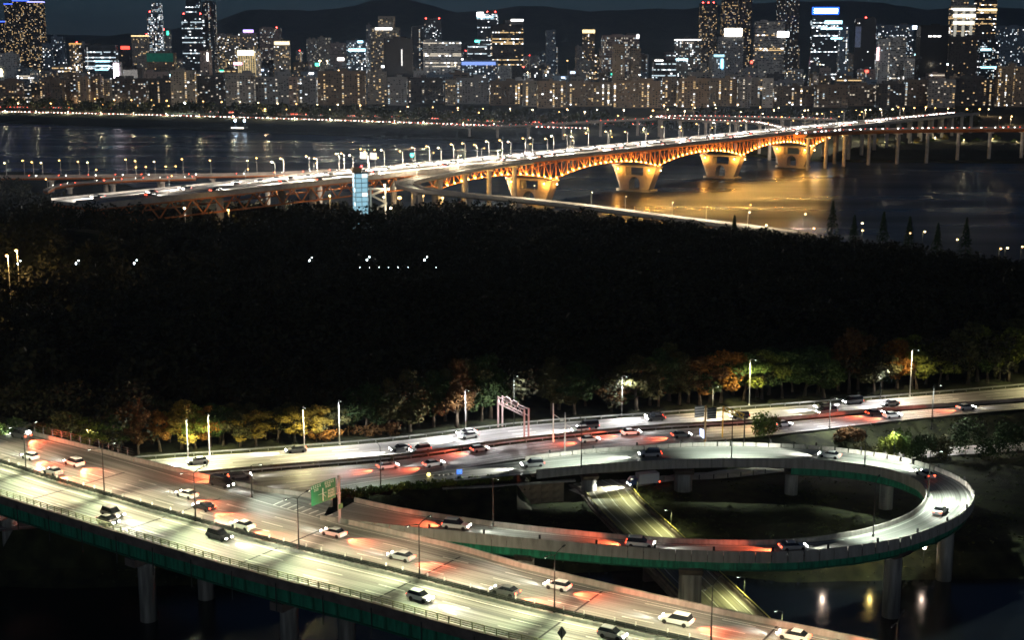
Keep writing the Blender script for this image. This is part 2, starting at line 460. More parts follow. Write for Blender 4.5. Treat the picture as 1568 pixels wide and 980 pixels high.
for t, dash in ((0.05, None), (0.26, (6, 8)), (0.48, (6, 8)), (0.70, (6, 8)), (0.93, None)): strip_marks(mk, mid1(H2b, H3, t), 0, 0.18, 0.016, dash)
mk.build('lane_marking', M_LANE, hw_near)
# planted strip, concrete barriers and kerbs between and beside the carriageways
def ranked_barrier(name, path, h, label, cat, wbase=0.6, m=None, seg=6.0):
    o = thing(name, path[0], label=label, category=cat)
    T = plen(path); n = int(T / seg)
    for i in range(n):
        a, _ = along(path, i * T / n + 0.03); b, _ = along(path, (i + 1) * T / n - 0.03)
        q = MB(); loc = path[0]
        q.sweep([tuple(u - v for u, v in zip(a, loc)), tuple(u - v for u, v in zip(b, loc))], [(-wbase / 2, 0), (-wbase * .35, 0.3), (-wbase * .2, h), (wbase * .2, h), (wbase * .35, 0.3), (wbase / 2, 0)], closed=True)
        q.build('barrier_block', m or M_CONC, o)
    return o
hp = [p for p in shift(H2, 0.5, 0.0) if -130 < p[0] < 190]
ranked_barrier('concrete_barrier', hp, 0.85, 'long concrete barrier along the median of the far highway', 'barrier', m=M_CONC_D)
def guard_rail(name, path, label, h=0.75, step=4.0, m=None, double=False):
    o = thing(name, path[0], label=label, category='guard rail')
    lo = path[0]; rel = [tuple(u - v for u, v in zip(p, lo)) for p in path]
    q = MB(); q.sweep(rel, [(0, h - 0.32), (-0.05, h - 0.25), (0, h - 0.18), (-0.05, h - 0.08), (0, h), (0.06, h), (0.06, h - 0.32)], closed=True); q.build('rail', m or M_STEEL, o)
    pm = MB(); pm.box((0, 0, h / 2), (0.12, 0.12, h)); me = pm.mesh('rail_post', m or M_STEEL)
    s, T = 1.0, plen(rel)
    while s < T:
        p, a = along(rel, s); put('rail_post', me, o, (p[0] + 0.1 * math.sin(a), p[1] - 0.1 * math.cos(a), p[2]), rz=a); s += step
    return o
guard_rail('guard_rail', [p for p in shift(H1, -0.8) if -130 < p[0] < 200], 'steel guard rail along the tree side of the far highway')
guard_rail('guard_rail', [p for p in shift(H2, 2.0) if -75 < p[0] < 60], 'steel guard rail on the far highway median beside the planted strip')
# paved path along the foot of the bank
LPATH = spline([at(-80, 832, 5), at(40, 815, 5), at(150, 803, 5), at(220, 797, 5)], 3)
mb = MB(); mb.sweep(LPATH, [(-2.6, 0.12), (2.6, 0.12)]); mb.build('paved_path', M_PATH, kind='structure')
PATH = spline([at(885, 757, 4.5), at(945, 744, 4.5), at(1020, 731, 4.5), at(1100, 727, 4.5), at(1200, 716, 4.5), at(1330, 703, 4.5), at(1450, 692, 4.5), at(1568, 684, 4.5), at(1800, 665, 4.5)], 3)
mb = MB(); mb.sweep(PATH, [(-3.2, 0.1), (3.2, 0.1)]); pth = mb.build('paved_path', M_PATH, kind='structure')
LOWP = [at(925, 748, 4.6), at(945, 775, 4.6), at(1002, 830, 4.6), at(1050, 880, 4.6), at(1125, 955, 4.6), at(1200, 1030, 4.6)]
LOW = resample([(LOWP[0][0] - 3, LOWP[0][1] + 6, 4.6)] + LOWP, 3)
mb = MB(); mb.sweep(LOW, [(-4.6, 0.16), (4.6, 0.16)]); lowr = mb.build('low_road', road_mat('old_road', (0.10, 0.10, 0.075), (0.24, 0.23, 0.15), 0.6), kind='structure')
mk = MB()
for off, dash in ((0.2, None), (-2.2, None), (2.9, None), (-4.1, None)): strip_marks(mk, LOW, off, 0.14, 0.172, dash)
mk.build('lane_marking', M_LANE, lowr)
lb = thing('low_bridge', LOW[0], label='low concrete bridge with yellowish lit road passing under the ramp', category='bridge')
rel = [tuple(u - v for u, v in zip(p, LOW[0])) for p in LOW]
q = MB(); q.sweep(rel, [(-5.6, 0.1), (5.6, 0.1), (5.6, -0.9), (-5.6, -0.9)], closed=True); q.build('deck_slab', M_CONC_D, lb)
for s in (-1, 1):
    q = MB(); rl = rel[4:]; q.sweep(rl, [(s * 4.9, 0.1), (s * 4.9, 0.75), (s * 5.3, 0.75), (s * 5.3, 0.1)], closed=True); q.build('parapet', M_CONC_D, lb)
    q = MB(); q.sweep([(p[0], p[1], p[2]) for p in shift(rl, s * 5.1)], [(-.06, 1.25), (.06, 1.25), (.06, 1.37), (-.06, 1.37)], closed=True); q.build('handrail', mat('yellow_rail', (0.5, 0.42, 0.14), 0.5), lb)
    me = None
    for i in range(0, int(plen(rl) / 2.5)):
        p, a = along(shift(rl, s * 5.1), i * 2.5)
        if me is None: pm = MB(); pm.box((0, 0, 1.0), (0.08, 0.08, 0.6)); me = pm.mesh('rail_post', M_POLE)
        put('rail_post', me, lb, p, rz=a)
for s in (30, 48, 66, 84):
    p, a = along(rel, s); q = MB(); q.box((p[0], p[1], -3.5), (1.2, 9.0, 5.2), a); q.build('pier', M_CONC_D, lb)

# ------------------------------------------------------------------ girder bridge in front
def rail_fence(parent, path, z0=0.0, m=None, step=2.0):
    m = m or M_RAIL
    for h, wd in ((0.35, 0.09), (0.68, 0.09), (1.0, 0.14)):
        q = MB(); q.sweep(path, [(-wd / 2, z0 + h), (wd / 2, z0 + h), (wd / 2, z0 + h + 0.12), (-wd / 2, z0 + h + 0.12)], closed=True); q.build('rail', m, parent)
    pm = MB(); pm.box((0, 0, 0.55), (0.14, 0.14, 1.1)); me = pm.mesh('rail_post', m)
    s, T = 0.5, plen(path)
    while s < T:
        p, a = along(path, s); put('rail_post', me, parent, (p[0], p[1], p[2] + z0), rz=a); s += step
MEDv = [p for p in MED if p[0] < 75]
FARE = spline([(-205, 362, ZB), (-155, 323, ZB), (-109.8, 291.6, ZB), (-75.1, 266.6, ZB), (-52, 246.5, ZB), (-30.7, 230.6, ZB), (-20.1, 223.6, ZB), (-8.9, 216, ZB), (3.5, 206.4, ZB), (20.7, 195, ZB), (37.9, 184.8, ZB), (60, 172.5, ZB), (95, 154, ZB)], 3)
NEARE = shift(MED, 11.3)
gb = thing('girder_bridge', (0, 0, 0), label='wide road bridge with dark green steel girders crossing the front of the view', category='bridge')
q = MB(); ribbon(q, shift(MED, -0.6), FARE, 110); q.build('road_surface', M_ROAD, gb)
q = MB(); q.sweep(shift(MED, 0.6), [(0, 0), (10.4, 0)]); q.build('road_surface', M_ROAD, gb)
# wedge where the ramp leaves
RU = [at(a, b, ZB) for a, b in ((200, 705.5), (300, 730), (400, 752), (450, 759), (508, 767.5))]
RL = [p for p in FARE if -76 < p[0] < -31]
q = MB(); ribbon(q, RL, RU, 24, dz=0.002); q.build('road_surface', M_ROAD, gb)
mk = MB()
for off, dash in ((1.6, None), (4.4, (5, 7)), (7.4, (5, 7)), (10.0, None), (-1.4, None), (-4.4, (5, 7)), (-7.4, (5, 7)), (-10.4, (5, 7))): strip_marks(mk, MED, off, 0.16, 0.008, dash)
strip_marks(mk, [p for p in shift(FARE, 1.0) if p[0] < -80 or p[0] > -30], 0, 0.16, 0.010)
mk.build('lane_marking', M_LANE, gb)
M_JOINT = mat('joint_rubber', (0.025, 0.025, 0.025), 0.7)
for s_ in np.arange(15, plen(MED) - 10, 27.0):
    for o0, o1 in ((0.7, 10.9), (-12.0, -0.7)):
        (p, a) = along(MED, s_); q = MB(); q.box((0, -(o0 + o1) / 2, .003), (.34, abs(o1 - o0), .006)); q.build('expansion_joint', M_JOINT, gb, p, rz=a)
# hatching on the gore in front of the ramp nose
hm = MB()
for i in range(9):
    a = at(418 + i * 11, 774 + i * 2.7, ZB); hm.bar((a[0], a[1], ZB + 0.012), (a[0] + 1.4, a[1] + 2.6 - i * .12, ZB + 0.012), 0.3, 0.008)
hm.build('gore_marking', M_LANE, gb)
# slab, fascia, girders
q = MB(); q.sweep(NEARE, [(-0.55, 0.28), (0.0, 0.28), (0.06, -1.25), (-1.2, -1.25), (-1.2, -0.02), (-0.55, -0.02)], closed=True); q.build('fascia', M_CONC_D, gb)
q = MB(); ribbon(q, NEARE, FARE, 110, dz=-0.5); q.build('deck_slab', M_CONC_D, gb)
GL = shift(NEARE, -1.0)
Tn = plen(GL); k = 0; s = 0.0
panel_w = 4.6
stiff = MB(); stiff.box((0, -0.08, 0), (0.14, 0.3, 2.5)); st_me = stiff.mesh('stiffener', M_GREEN_D)
while s < Tn - panel_w:
    a, h = along(GL, s); b, _ = along(GL, s + panel_w - 0.02)
    q = MB(); q.sweep([(0, 0, 0), tuple(v - u for u, v in zip(a, b))], [(0.0, -3.75), (0.0, -1.3), (-0.35, -1.3), (-0.35, -3.75)], closed=True); q.build('girder_panel', M_GREEN, gb, a)
    put('stiffener', st_me, gb, (a[0], a[1], a[2] - 2.52), rz=h)
    s += panel_w
q = MB(); q.sweep(GL, [(-0.5, -3.95), (0.3, -3.95), (0.3, -3.77), (-0.5, -3.77)], closed=True); q.build('girder_flange', M_GREEN_D, gb)
for off in (3.5, -3.5, -9.5):
    q = MB(); q.sweep(shift(MED, off), [(-0.3, -3.7), (0.3, -3.7), (0.3, -0.6), (-0.3, -0.6)], closed=True); q.build('inner_girder', M_GREEN_D, gb)
rail_fence(gb, shift(NEARE, -0.3), 0.28)
# drip edge scallops and down pipes on the fascia
dp = MB(); dp.tube([(0, 0, -0.4), (0, 0, -5.2)], 0.09, 6); dme = dp.mesh('drain_pipe', M_POLE)
for s in np.arange(12, Tn, 9.2):
    p, a = along(shift(NEARE, 0.16), s); put('drain_pipe', dme, gb, p)
# far parapet: low concrete wall with mesh fence on the left part
fp = [p for p in FARE if p[0] < -74]; fp = shift(fp, -0.2); fp2 = [p for p in shift(FARE, -0.2) if p[0] > -29]
ru2 = shift(spline(RU, 3), -0.2)
parapets = []
for P in (fp, fp2, ru2):
    parapets.append(P)
for s in np.arange(1, plen(fp), 3.0):
    p, a = along(fp, s); q = MB(); q.box((0, 0, 1.6), (0.12, 0.12, 1.6)); q.build('fence_post', M_POLE, gb, p, rz=a)
for h in (1.4, 1.9, 2.35):
    q = MB(); q.sweep(fp, [(-.04, h), (.04, h), (.04, h + .07), (-.04, h + .07)], closed=True); q.build('fence_rail', M_POLE, gb)
# median: concrete barrier, twin rails and anti-glare plates
md = thing('median_barrier', MED[0], label='concrete median barrier with dark rails and anti-glare plates on the front bridge', category='barrier')
rel = [tuple(u - v for u, v in zip(p, MED[0])) for p in MED]
q = MB(); q.sweep(rel, [(-0.58, 0.0), (-0.52, 0.45), (0.52, 0.45), (0.58, 0.0)], closed=True); q.build('kerb', M_CONC, md)
for h in (0.62, 0.95):
    for o in (-0.22, 0.22):
        q = MB(); q.sweep(shift(rel, o), [(-.05, h), (.05, h), (.05, h + .16), (-.05, h + .16)], closed=True); q.build('rail', M_POLE, md)
pm = MB(); pm.box((0, 0, 0.8), (0.1, 0.3, 0.75)); pme = pm.mesh('rail_post', M_POLE)
pm = MB(); pm.box((0, 0, 1.42), (0.08, 0.34, 0.5), taper=0.85); gme = pm.mesh('anti_glare_plate', M_POLE_L)
s = 40.0
while s < plen(rel) - 40:
    p, a = along(rel, s)
    put('rail_post', pme, md, p, rz=a)
    if int(s) % 4 < 2: put('anti_glare_plate', gme, md, p, rz=a)
    s += 1.6
# piers
colm = MB(); colm.tube([(0, 0, -14.5), (0, 0, -1.0), (0, 0, -0.2)], [1.45, 1.45, 1.6], 20)
cme = colm.mesh('column', mat('pier_concrete', (0.22, 0.22, 0.20), 0.85, 0.5, 1.0, stretch=(1.2, 1.2, 0.12)), True)
for px_, off2 in ((10, 0), (223, 0), (440, 0), (700, 0)):
    best = min(np.arange(0, Tn, 1.0), key=lambda s: abs(proj(along(shift(MED, 7.5), s)[0])[0] - px_))
    for off in (7.5, -5.0):
        p, a = along(shift(MED, off), best); put('column', cme, gb, (p[0], p[1], ZB - 5.2))
    p, a = along(shift(MED, 1.5), best)
    q = MB(); q.box((0, 0, 0), (2.6, 19, 1.3), 0); q.build('pier_cap', M_CONC_D, gb, (p[0], p[1], ZB - 4.65), rz=a)

# ------------------------------------------------------------------ loop ramp
rp = thing('loop_ramp', (0, 0, 0), label='curved single lane ramp looping on tall round piers beside the front bridge', category='ramp')
def seg_sweep(parent, path, prof, seg, name, m, gap=0.04, i0=0):
    """a swept profile cut into pieces with open joints; prof(i) or a fixed list"""
    n = max(1, int(seg / (plen(path) / (len(path) - 1))))
    for a in range(0, len(path) - 1, n):
        P = path[a:a + n + 1]
        if len(P) < 2: continue
        P = [tuple(p) for p in P]; d = math.dist(P[-2], P[-1]); t = 1 - gap / d
        P[-1] = tuple(P[-2][k] + (P[-1][k] - P[-2][k]) * t for k in range(3))
        o = P[0]; q = MB(); q.sweep([tuple(u - v for u, v in zip(p, o)) for p in P], (lambda j, a=a: prof(a + j)) if callable(prof) else prof, closed=True)
        q.build(name, m, parent, o)
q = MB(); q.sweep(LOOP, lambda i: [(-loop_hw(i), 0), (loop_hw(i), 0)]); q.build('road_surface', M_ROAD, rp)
mk = MB()
for sg in (-1, 1): mk.sweep(LOOP, lambda i: [(sg * (loop_hw(i) - .7) - .08, .008), (sg * (loop_hw(i) - .7) + .08, .008)])
mk.build('lane_marking', M_LANE, rp)
LP = LOOP[:-26]
q = MB(); q.sweep(LP, lambda i: [(-loop_hw(i) - 0.3, -0.05), (loop_hw(i) + 0.3, -0.05), (loop_hw(i) + 0.3, -0.9), (loop_hw(i) - 0.6, -1.0), (-loop_hw(i) + 0.6, -1.0), (-loop_hw(i) - 0.3, -0.9)], closed=True); q.build('deck_slab', M_CONC_D, rp)
for sgn in (-1, 1):
    seg_sweep(rp, LP, lambda i: [(sgn * loop_hw(i), -0.04), (sgn * (loop_hw(i) + 0.06), 0.85), (sgn * (loop_hw(i) + 0.32), 0.85), (sgn * (loop_hw(i) + 0.36), -1.1)][::sgn], 5.0, 'parapet_panel', M_CONC)
nG = int(len(LOOP) * 0.60)
GP = LOOP[:nG]
for sgn in (-1, 1):
    P = [shift(LOOP, sgn * (loop_hw(i) - 0.9))[i] for i in range(nG)]; T = plen(P); n = int(T / 5.0)
    for i in range(n):
        a, h = along(P, i * T / n); b, _ = along(P, (i + 1) * T / n - 0.02)
        q = MB(); q.sweep([(0, 0, 0), tuple(v - u for u, v in zip(a, b))], [(-.15, -2.7), (-.15, -1.02), (.15, -1.02), (.15, -2.7)], closed=True)
        q.build('girder_panel', M_GREEN, rp, a)
        if sgn > 0: pm = MB(); pm.box((0, -0.2, 0), (0.12, 0.2, 1.6)); pm.build('stiffener', M_GREEN_D, rp, (a[0], a[1], a[2] - 1.86), rz=h)
    q = MB(); q.sweep(P, [(-.35, -2.85), (-.35, -2.71), (.35, -2.71), (.35, -2.85)], closed=True); q.build('girder_flange', M_GREEN_D, rp)
# concrete haunched part on the far arm
q = MB(); PB = LOOP[nG - 1:len(LOOP) - 26]
Ltot = plen(PB)
q.sweep(PB, lambda i: [(-1.9, -1.02), (1.9, -1.02), (1.5, -1.8 - 0.9 * abs(math.cos(i * 0.22)) ** 3), (-1.5, -1.8 - 0.9 * abs(math.cos(i * 0.22)) ** 3)], closed=True); q.build('box_girder', M_CONC_D, rp)
def ramp_pier(px_, py_lo, arm, r, style):
    cand = [i for i, p in enumerate(LOOP) if (i < len(LOOP) * 0.42) == (arm == 0)]
    i = min(cand, key=lambda i: abs(proj(LOOP[i])[0] - px_))
    p = LOOP[i]; gz = float(min(ground_z(p[0], p[1]), 4.3)) - 1.5
    q = MB(); q.tube([(p[0], p[1], gz), (p[0], p[1], p[2] - 3.6)], r, 18); q.build('column', cme.materials[0], rp, smooth=True)
    a, b = LOOP[i - 1], LOOP[i + 1]; h = math.atan2(b[1] - a[1], b[0] - a[0]); co, si = math.cos(h), math.sin(h)
    q = MB(); P = []
    for z, hw in ((p[2] - 3.8, r), (p[2] - 2.6, 3.0)):
        for dx, dy in ((-r * 1.05, -hw), (r * 1.05, -hw), (r * 1.05, hw), (-r * 1.05, hw)): P.append((p[0] + dx * co - dy * si, p[1] + dx * si + dy * co, z))
    q.hull8(P); q.build('pier_cap', M_CONC_D, rp)
for a in ((1050, 0, 0, 1.9, 0), (800, 0, 0, 1.4, 0), (1370, 0, 0, 1.5, 0), (1457, 0, 0, 1.45, 0), (1360, 0, 1, 1.4, 0), (1215, 0, 1, 1.35, 0), (1048, 0, 1, 1.9, 0), (900, 0, 1, 1.6, 0)): ramp_pier(*a)
# small delineator posts on the outer parapet
pm = MB(); pm.box((0, 0, 0.35), (0.35, 0.2, 0.7)); pme = pm.mesh('delineator', M_DARK)
op = [shift(LOOP, loop_hw(i) + 0.2, 0.85)[i] for i in range(len(LP))]
for s in np.arange(20, plen(op), 9.5):
    p, a = along(op, s); put('delineator', pme, rp, p, rz=a)
for P in parapets: seg_sweep(gb, P, [(-0.2, -1.2), (-0.2, 0.85), (0.2, 0.85), (0.2, -1.2)], 6.0, 'parapet_panel', M_CONC)
# retaining wall of stone panels under the left end of the far arm
rw = thing('retaining_wall', (0, 0, 0), label='brown stone retaining wall below the far arm of the loop ramp', category='wall')
wp = spline([(x, float(np.interp(x, [p[0] for p in sorted(ll[-9:])], [p[1] for p in sorted(ll[-9:])])) - 1.2, 4.1) for x in (-14, -7, 0, 7, 13)], 2)
for i in range(0, int(plen(wp) / 2.4)):
    a, h = along(wp, i * 2.4)
    for j in range(3):
        q = MB(); q.box((0, 0, 0), (2.34, 0.5 + R.uniform(0, .08), 1.42)); q.build('wall_panel', M_WALL, rw, (a[0], a[1], 4.6 + j * 1.46), rz=h)
q = MB(); q.sweep(wp, [(-.4, 8.35 - 4.1), (.4, 8.35 - 4.1), (.4, 8.7 - 4.1), (-.4, 8.7 - 4.1)], closed=True); q.build('coping', M_CONC, rw)
# ------------------------------------------------------------------ street lamps near the camera
E_LENS = em('lamp_lens_cool', (0.9, 1.0, 0.85), 8)
E_LENS_W = em('lamp_lens_warm', (1.0, 0.72, 0.38), 30)
_lm = {}
def lamp_meshes(h, arm, n, rise, pm):
    k = (h, arm, n, rise, pm.name)
    if k in _lm: return _lm[k]
    q = MB(); q.box((0, 0, 0.25), (0.34, 0.34, 0.5)); q.tube([(0, 0, 0.4), (0, 0, h)], [0.13, 0.075], 8); pole = q.mesh('pole', pm, True)
    q = MB(); q.tube([(0, 0, h - 0.1), (0, arm * 0.35, h + rise * 0.55), (0, arm, h + rise)], [0.07, 0.055, 0.045], 6); a = q.mesh('arm', pm)
    q = MB(); y = arm + 0.35
    q.hull8([(-.16, y - .42, h + rise - .03), (.16, y - .42, h + rise - .03), (.12, y + .42, h + rise + .02), (-.12, y + .42, h + rise + .02),
             (-.1, y - .4, h + rise + .12), (.1, y - .4, h + rise + .12), (.07, y + .38, h + rise + .14), (-.07, y + .38, h + rise + .14)]); hd = q.mesh('lamp_head', M_DARK)
    q = MB(); q.box((0, y, h + rise - .04), (0.14, 0.5, 0.03)); ln = q.mesh('lens', E_LENS)
    _lm[k] = (pole, a, hd, ln)
    return _lm[k]
def street_lamp(loc, rz, h=9.5, arm=2.2, n=1, rise=0.5, energy=13000, col=(0.84, 1.0, 0.52), pm=None, lit=True, tilt=0.0, cone=150, wing=0.0, col2=None):
    pole, a, hd, ln = lamp_meshes(h, arm, n, rise, pm or M_POLE)
    o = thing('street_lamp', loc, rz, category='street lamp')
    put('pole', pole, o)
    for k in range(n):
        r = k * math.pi
        put('arm', a, o, rz=r); e = put('lamp_head', hd, o, rz=r); put('lens', ln, e)
        if lit:
            y = (arm + 0.35) * (1 if k == 0 else -1)
            for wg in ((-wing, wing) if wing else (0.0,)):
                light('SPOT', 'lamp_light', o, (0, y, h + rise - 0.15), energy, (col2 if (k == 0 and col2) else col), 0.25, (tilt * (1 if k == 0 else -1), wg, 0), math.radians(cone), 0.7)
    return o
for x, y in ((41, 721.5), (162, 758), (299, 799), (457, 842), (638, 889), (847, 940), (1087, 993), (1370, 1052), (-75, 688)):
    p = at(x, y, ZB + 0.4)
    i = min(range(len(MED)), key=lambda i: math.dist(MED[i][:2], p[:2])); a = math.atan2(MED[i + 1][1] - MED[i - 1][1], MED[i + 1][0] - MED[i - 1][0])
    c = MED[i]; s_ = ((p[0] - c[0]) * math.cos(a) + (p[1] - c[1]) * math.sin(a))
    o = street_lamp((c[0] + s_ * math.cos(a), c[1] + s_ * math.sin(a), ZB + 0.45), a, 8.6, 2.3, 2, col=(0.86, 1.0, 0.58), col2=(1.0, 0.70, 0.47), energy=13500, wing=0.9, cone=112)
    ranked(o, 'bridge lamp', 'double arm lamp on the front bridge median, {n} from the left', 'double arm lamps along the front bridge median')
def loop_lamp(px, top, base, z, energy=3500, col=(0.9, 1.0, 0.85), side=0, rz=None, h=None, pm=None):
    p = at(px, base, z); ppm = FPX / (p[1] * CP - (z - CAM_H) * SP)
    hh = h or (base - top) / ppm / CP
    i = min(range(len(LOOP)), key=lambda i: math.dist(LOOP[i], p)); b = LOOP[min(i + 1, len(LOOP) - 1)]
    rz = rz if rz is not None else math.atan2(LOOP[i][1] - p[1], LOOP[i][0] - p[0]) - math.pi / 2
    return street_lamp(p, rz, hh, 1.6, 1, 0.35, energy, col, pm, cone=112, tilt=0.42)
for px, top, base, z in ((755, 731, 806, 16.2), (1337, 735, 822, 15.6), (1421, 690, 762, 14.9), (1324, 655, 715, 13.8), (1120, 632, 703, 12.9), (890, 645, 716, 11.6), (583, 683, 747, 9.6), (386, 712, 762, 16.6)):
    o = loop_lamp(px, top, base, z, 26000 if (px > 860) else 4500); ranked(o, 'ramp lamp', 'slim single arm lamp on the loop ramp edge, {n} from the left', 'lamps along the loop ramp')
# low road lamps
for px, top, base in ((1018, 793, 815), (1148, 886, 915), (1212, 945, 975), (958, 742, 765)):
    p = at(px, base, 5.0); i = min(range(len(LOW)), key=lambda i: math.dist(LOW[i], p)); c = LOW[i]
    a = math.atan2(LOW[i][1] - LOW[i - 1][1], LOW[i][0] - LOW[i - 1][0]); q = (c[0] - math.sin(a) * 5.1, c[1] + math.cos(a) * 5.1, 5.2)
    o = street_lamp(q, a + math.pi, 3.6, 0.8, 1, 0.2, 2600, (0.95, 0.95, 0.45))
    ranked(o, 'low lamp', 'short lamp on the low bridge parapet, {n} from the left', 'short lamps along the low bridge')
# tall poles along the highway: (x, top, base, lit, colour)
COOL, WARMY, YEL = (0.95, 0.95, 0.95), (1.0, 0.78, 0.45), (1.0, 0.88, 0.42)
for px, top, base, lit, col in ((133, 652, 692, 1, YEL), (288, 640, 703, 1, (0.95, 1.0, 0.6)), (321, 633, 697, 1, YEL), (466, 622, 687, 1, YEL), (520, 612, 681, 1, COOL), (713, 596, 660, 1, COOL), (787, 574, 653, 0, COOL),
                                (952, 575, 637, 1, COOL), (1147, 550, 622, 1, YEL), (1393, 535, 608, 1, WARMY), (1091, 590, 632, 0, WARMY), (1270, 608, 656, 0, COOL), (1426, 588, 658, 0, COOL), (1348, 565, 612, 0, COOL), (1590, 530, 596, 1, YEL)):
    p = at(px, base, ZH - 0.1); ppm = FPX / (p[1] * CP - (p[2] - CAM_H) * SP)
    o = street_lamp(p, math.pi + 0.28, (base - top) / ppm / CP, 2.4, 1, 0.4, 17000, col, M_POLE_L if lit else M_POLE, tilt=0.0)
    ranked(o, 'highway lamp', 'tall lamp pole beside the far highway, {n} from the left', 'tall lamps along the far highway')
    if lit:   # extra tree-side light to brighten the trees, without a head of its own
        light('SPOT', 'lamp_light', o, (0, -0.3, (base - top) / ppm / CP - 0.4), 7500 if col != COOL else 700, col, 0.3, (0.75, 0, 0), math.radians(130), 0.8)

# ------------------------------------------------------------------ vehicles
E_HEAD = em('headlamp_glow', (1.0, 0.96, 0.88), 60)
E_TAIL = em('tail_lamp_glow', (1.0, 0.06, 0.02), 16)
E_BUSIN = em('lit_bus_interior', (0.85, 0.95, 1.0), 2.2)
M_GLASS = mat('vehicle_glass', (0.015, 0.017, 0.02), 0.08, spec=0.6)
M_TYRE = mat('tyre_rubber', (0.015, 0.015, 0.015), 0.9)
PAINTS = {'white': (0.75, 0.75, 0.73), 'silver': (0.42, 0.43, 0.44), 'black': (0.015, 0.015, 0.017), 'grey': (0.12, 0.125, 0.13), 'blue': (0.03, 0.06, 0.2), 'red': (0.35, 0.02, 0.02)}
M_PAINT = {k: mat('car_paint_' + k, v, 0.28, spec=0.6, metal=0.25 if k in ('silver', 'grey') else 0.0) for k, v in PAINTS.items()}
def side_extrude(q, prof, wl, mi=0):
    """closed side profile (x, z, half width) lofted across"""
    n = len(prof)
    L = [(x, w, z) for x, z, w in prof]; Rr = [(x, -w, z) for x, z, w in prof]
    b = len(q.v); q.v += L + Rr
    for i in range(n):
        j = (i + 1) % n
        q.f.append((b + i, b + j, b + n + j, b + n + i)); q.m.append(mi); q.uv += [(0, 0)] * 4
    q.f.append(tuple(b + i for i in reversed(range(n)))); q.m.append(mi); q.uv += [(0, 0)] * n
    q.f.append(tuple(b + n + i for i in range(n))); q.m.append(mi); q.uv += [(0, 0)] * n
def car_meshes(kind):
    M = {}
    if kind == 'sedan': Lh, wd, roof, cab = 2.25, 0.90, 1.44, (-1.85, -1.15, 0.25, 1.05)
    elif kind == 'hatchback': Lh, wd, roof, cab = 2.0, 0.86, 1.50, (-1.95, -1.60, 0.25, 0.95)
    elif kind == 'SUV': Lh, wd, roof, cab = 2.35, 0.95, 1.70, (-2.2, -1.95, 0.3, 1.05)
    elif kind == 'van': Lh, wd, roof, cab = 2.5, 0.95, 1.95, (-2.45, -2.35, 1.0, 1.75)
    if kind in ('sedan', 'hatchback', 'SUV', 'van'):
        belt = 0.92 if kind != 'van' else 1.1
        q = MB(); side_extrude(q, [(-Lh + .1, .28, wd - .06), (-Lh, .55, wd - .02), (-Lh + .06, belt, wd - .06), (cab[0], belt + .05, wd - .05), (cab[3], belt, wd - .05), (Lh - .35, belt - .16, wd - .08), (Lh - .02, .6, wd - .1), (Lh - .06, .3, wd - .1)], 0)
        q.hull8([(cab[1], -wd + .28, roof - .05), (cab[2], -wd + .28, roof - .05), (cab[2], wd - .28, roof - .05), (cab[1], wd - .28, roof - .05),
                 (cab[1] + .1, -wd + .32, roof + .02), (cab[2] - .1, -wd + .32, roof + .02), (cab[2] - .1, wd - .32, roof + .02), (cab[1] + .1, wd - .32, roof + .02)])
        M['body'] = q.mesh('body', M_PAINT['white'])
        q = MB(); q.hull8([(cab[0], -wd + .1, belt), (cab[3], -wd + .1, belt), (cab[3], wd - .1, belt), (cab[0], wd - .1, belt),
                           (cab[1], -wd + .27, roof - .04), (cab[2], -wd + .27, roof - .04), (cab[2], wd - .27, roof - .04), (cab[1], wd - .27, roof - .04)])
        M['window_glass'] = q.mesh('window_glass', M_GLASS)
        wx = (-Lh + .85, Lh - .85); wy = wd - .1; hl = (Lh - .04, wd - .32, .66, .12, .34, .16); tl = (-Lh - .0, wd - .26, .80, .08, .30, .16); r = 0.33
    elif kind == 'bus':
        Lh, wd = 5.5, 1.25
        q = MB(); side_extrude(q, [(-Lh, .35, wd), (-Lh, 2.9, wd), (-Lh + .15, 3.1, wd - .1), (Lh - .2, 3.1, wd - .1), (Lh, 2.8, wd), (Lh, .35, wd)], 0); q.box((-.6, 0, 3.2), (3.2, 1.4, .22)); M['body'] = q.mesh('body', M_PAINT['blue'])
        q = MB()
        for sy in (-1, 1):
            for k in range(7): q.box((-4.55 + k * 1.42, sy * (wd + .006), 1.95), (1.26, .03, 1.0))
        q.box((Lh + .01, 0, 1.9), (.04, 2.1, 1.5)); q.box((-Lh - .01, 0, 2.2), (.04, 1.9, .9)); M['window_glass'] = q.mesh('window_glass', E_BUSIN)
        wx = (-3.4, 3.2); wy = wd - .12; hl = (Lh, wd - .3, .75, .08, .36, .2); tl = (-Lh, wd - .22, 1.0, .08, .26, .45); r = 0.48
    else:  # truck
        Lh, wd = 3.4, 1.05
        q = MB(); q.box((-.9, 0, 1.75), (4.6, 2.1, 2.1)); q.box((-.4, 0, .62), (6.0, 0.9, .2)); M['body'] = q.mesh('body', M_PAINT['white'])
        q = MB(); side_extrude(q, [(1.6, .5, wd - .08), (1.6, 2.15, wd - .12), (2.7, 2.2, wd - .14), (3.3, 1.35, wd - .08), (3.4, .5, wd - .08)], 0); M['cab'] = q.mesh('cab', M_PAINT['blue'])
        q = MB(); q.hull8([(3.34, -.85, 1.34), (3.38, -.85, 1.34), (3.38, .85, 1.34), (3.34, .85, 1.34), (2.8, -.8, 2.1), (2.84, -.8, 2.12), (2.84, .8, 2.12), (2.8, .8, 2.1)]); M['window_glass'] = q.mesh('window_glass', M_GLASS)
        wx = (-2.2, 2.4); wy = wd - .14; hl = (3.4, .75, .75, .1, .3, .2); tl = (-3.4, .8, .8, .1, .3, .2); r = 0.4
    q = MB(); q.tube([(0, -.11, 0), (0, .11, 0)], r, 12); M['wheel'] = q.mesh('wheel', M_TYRE)
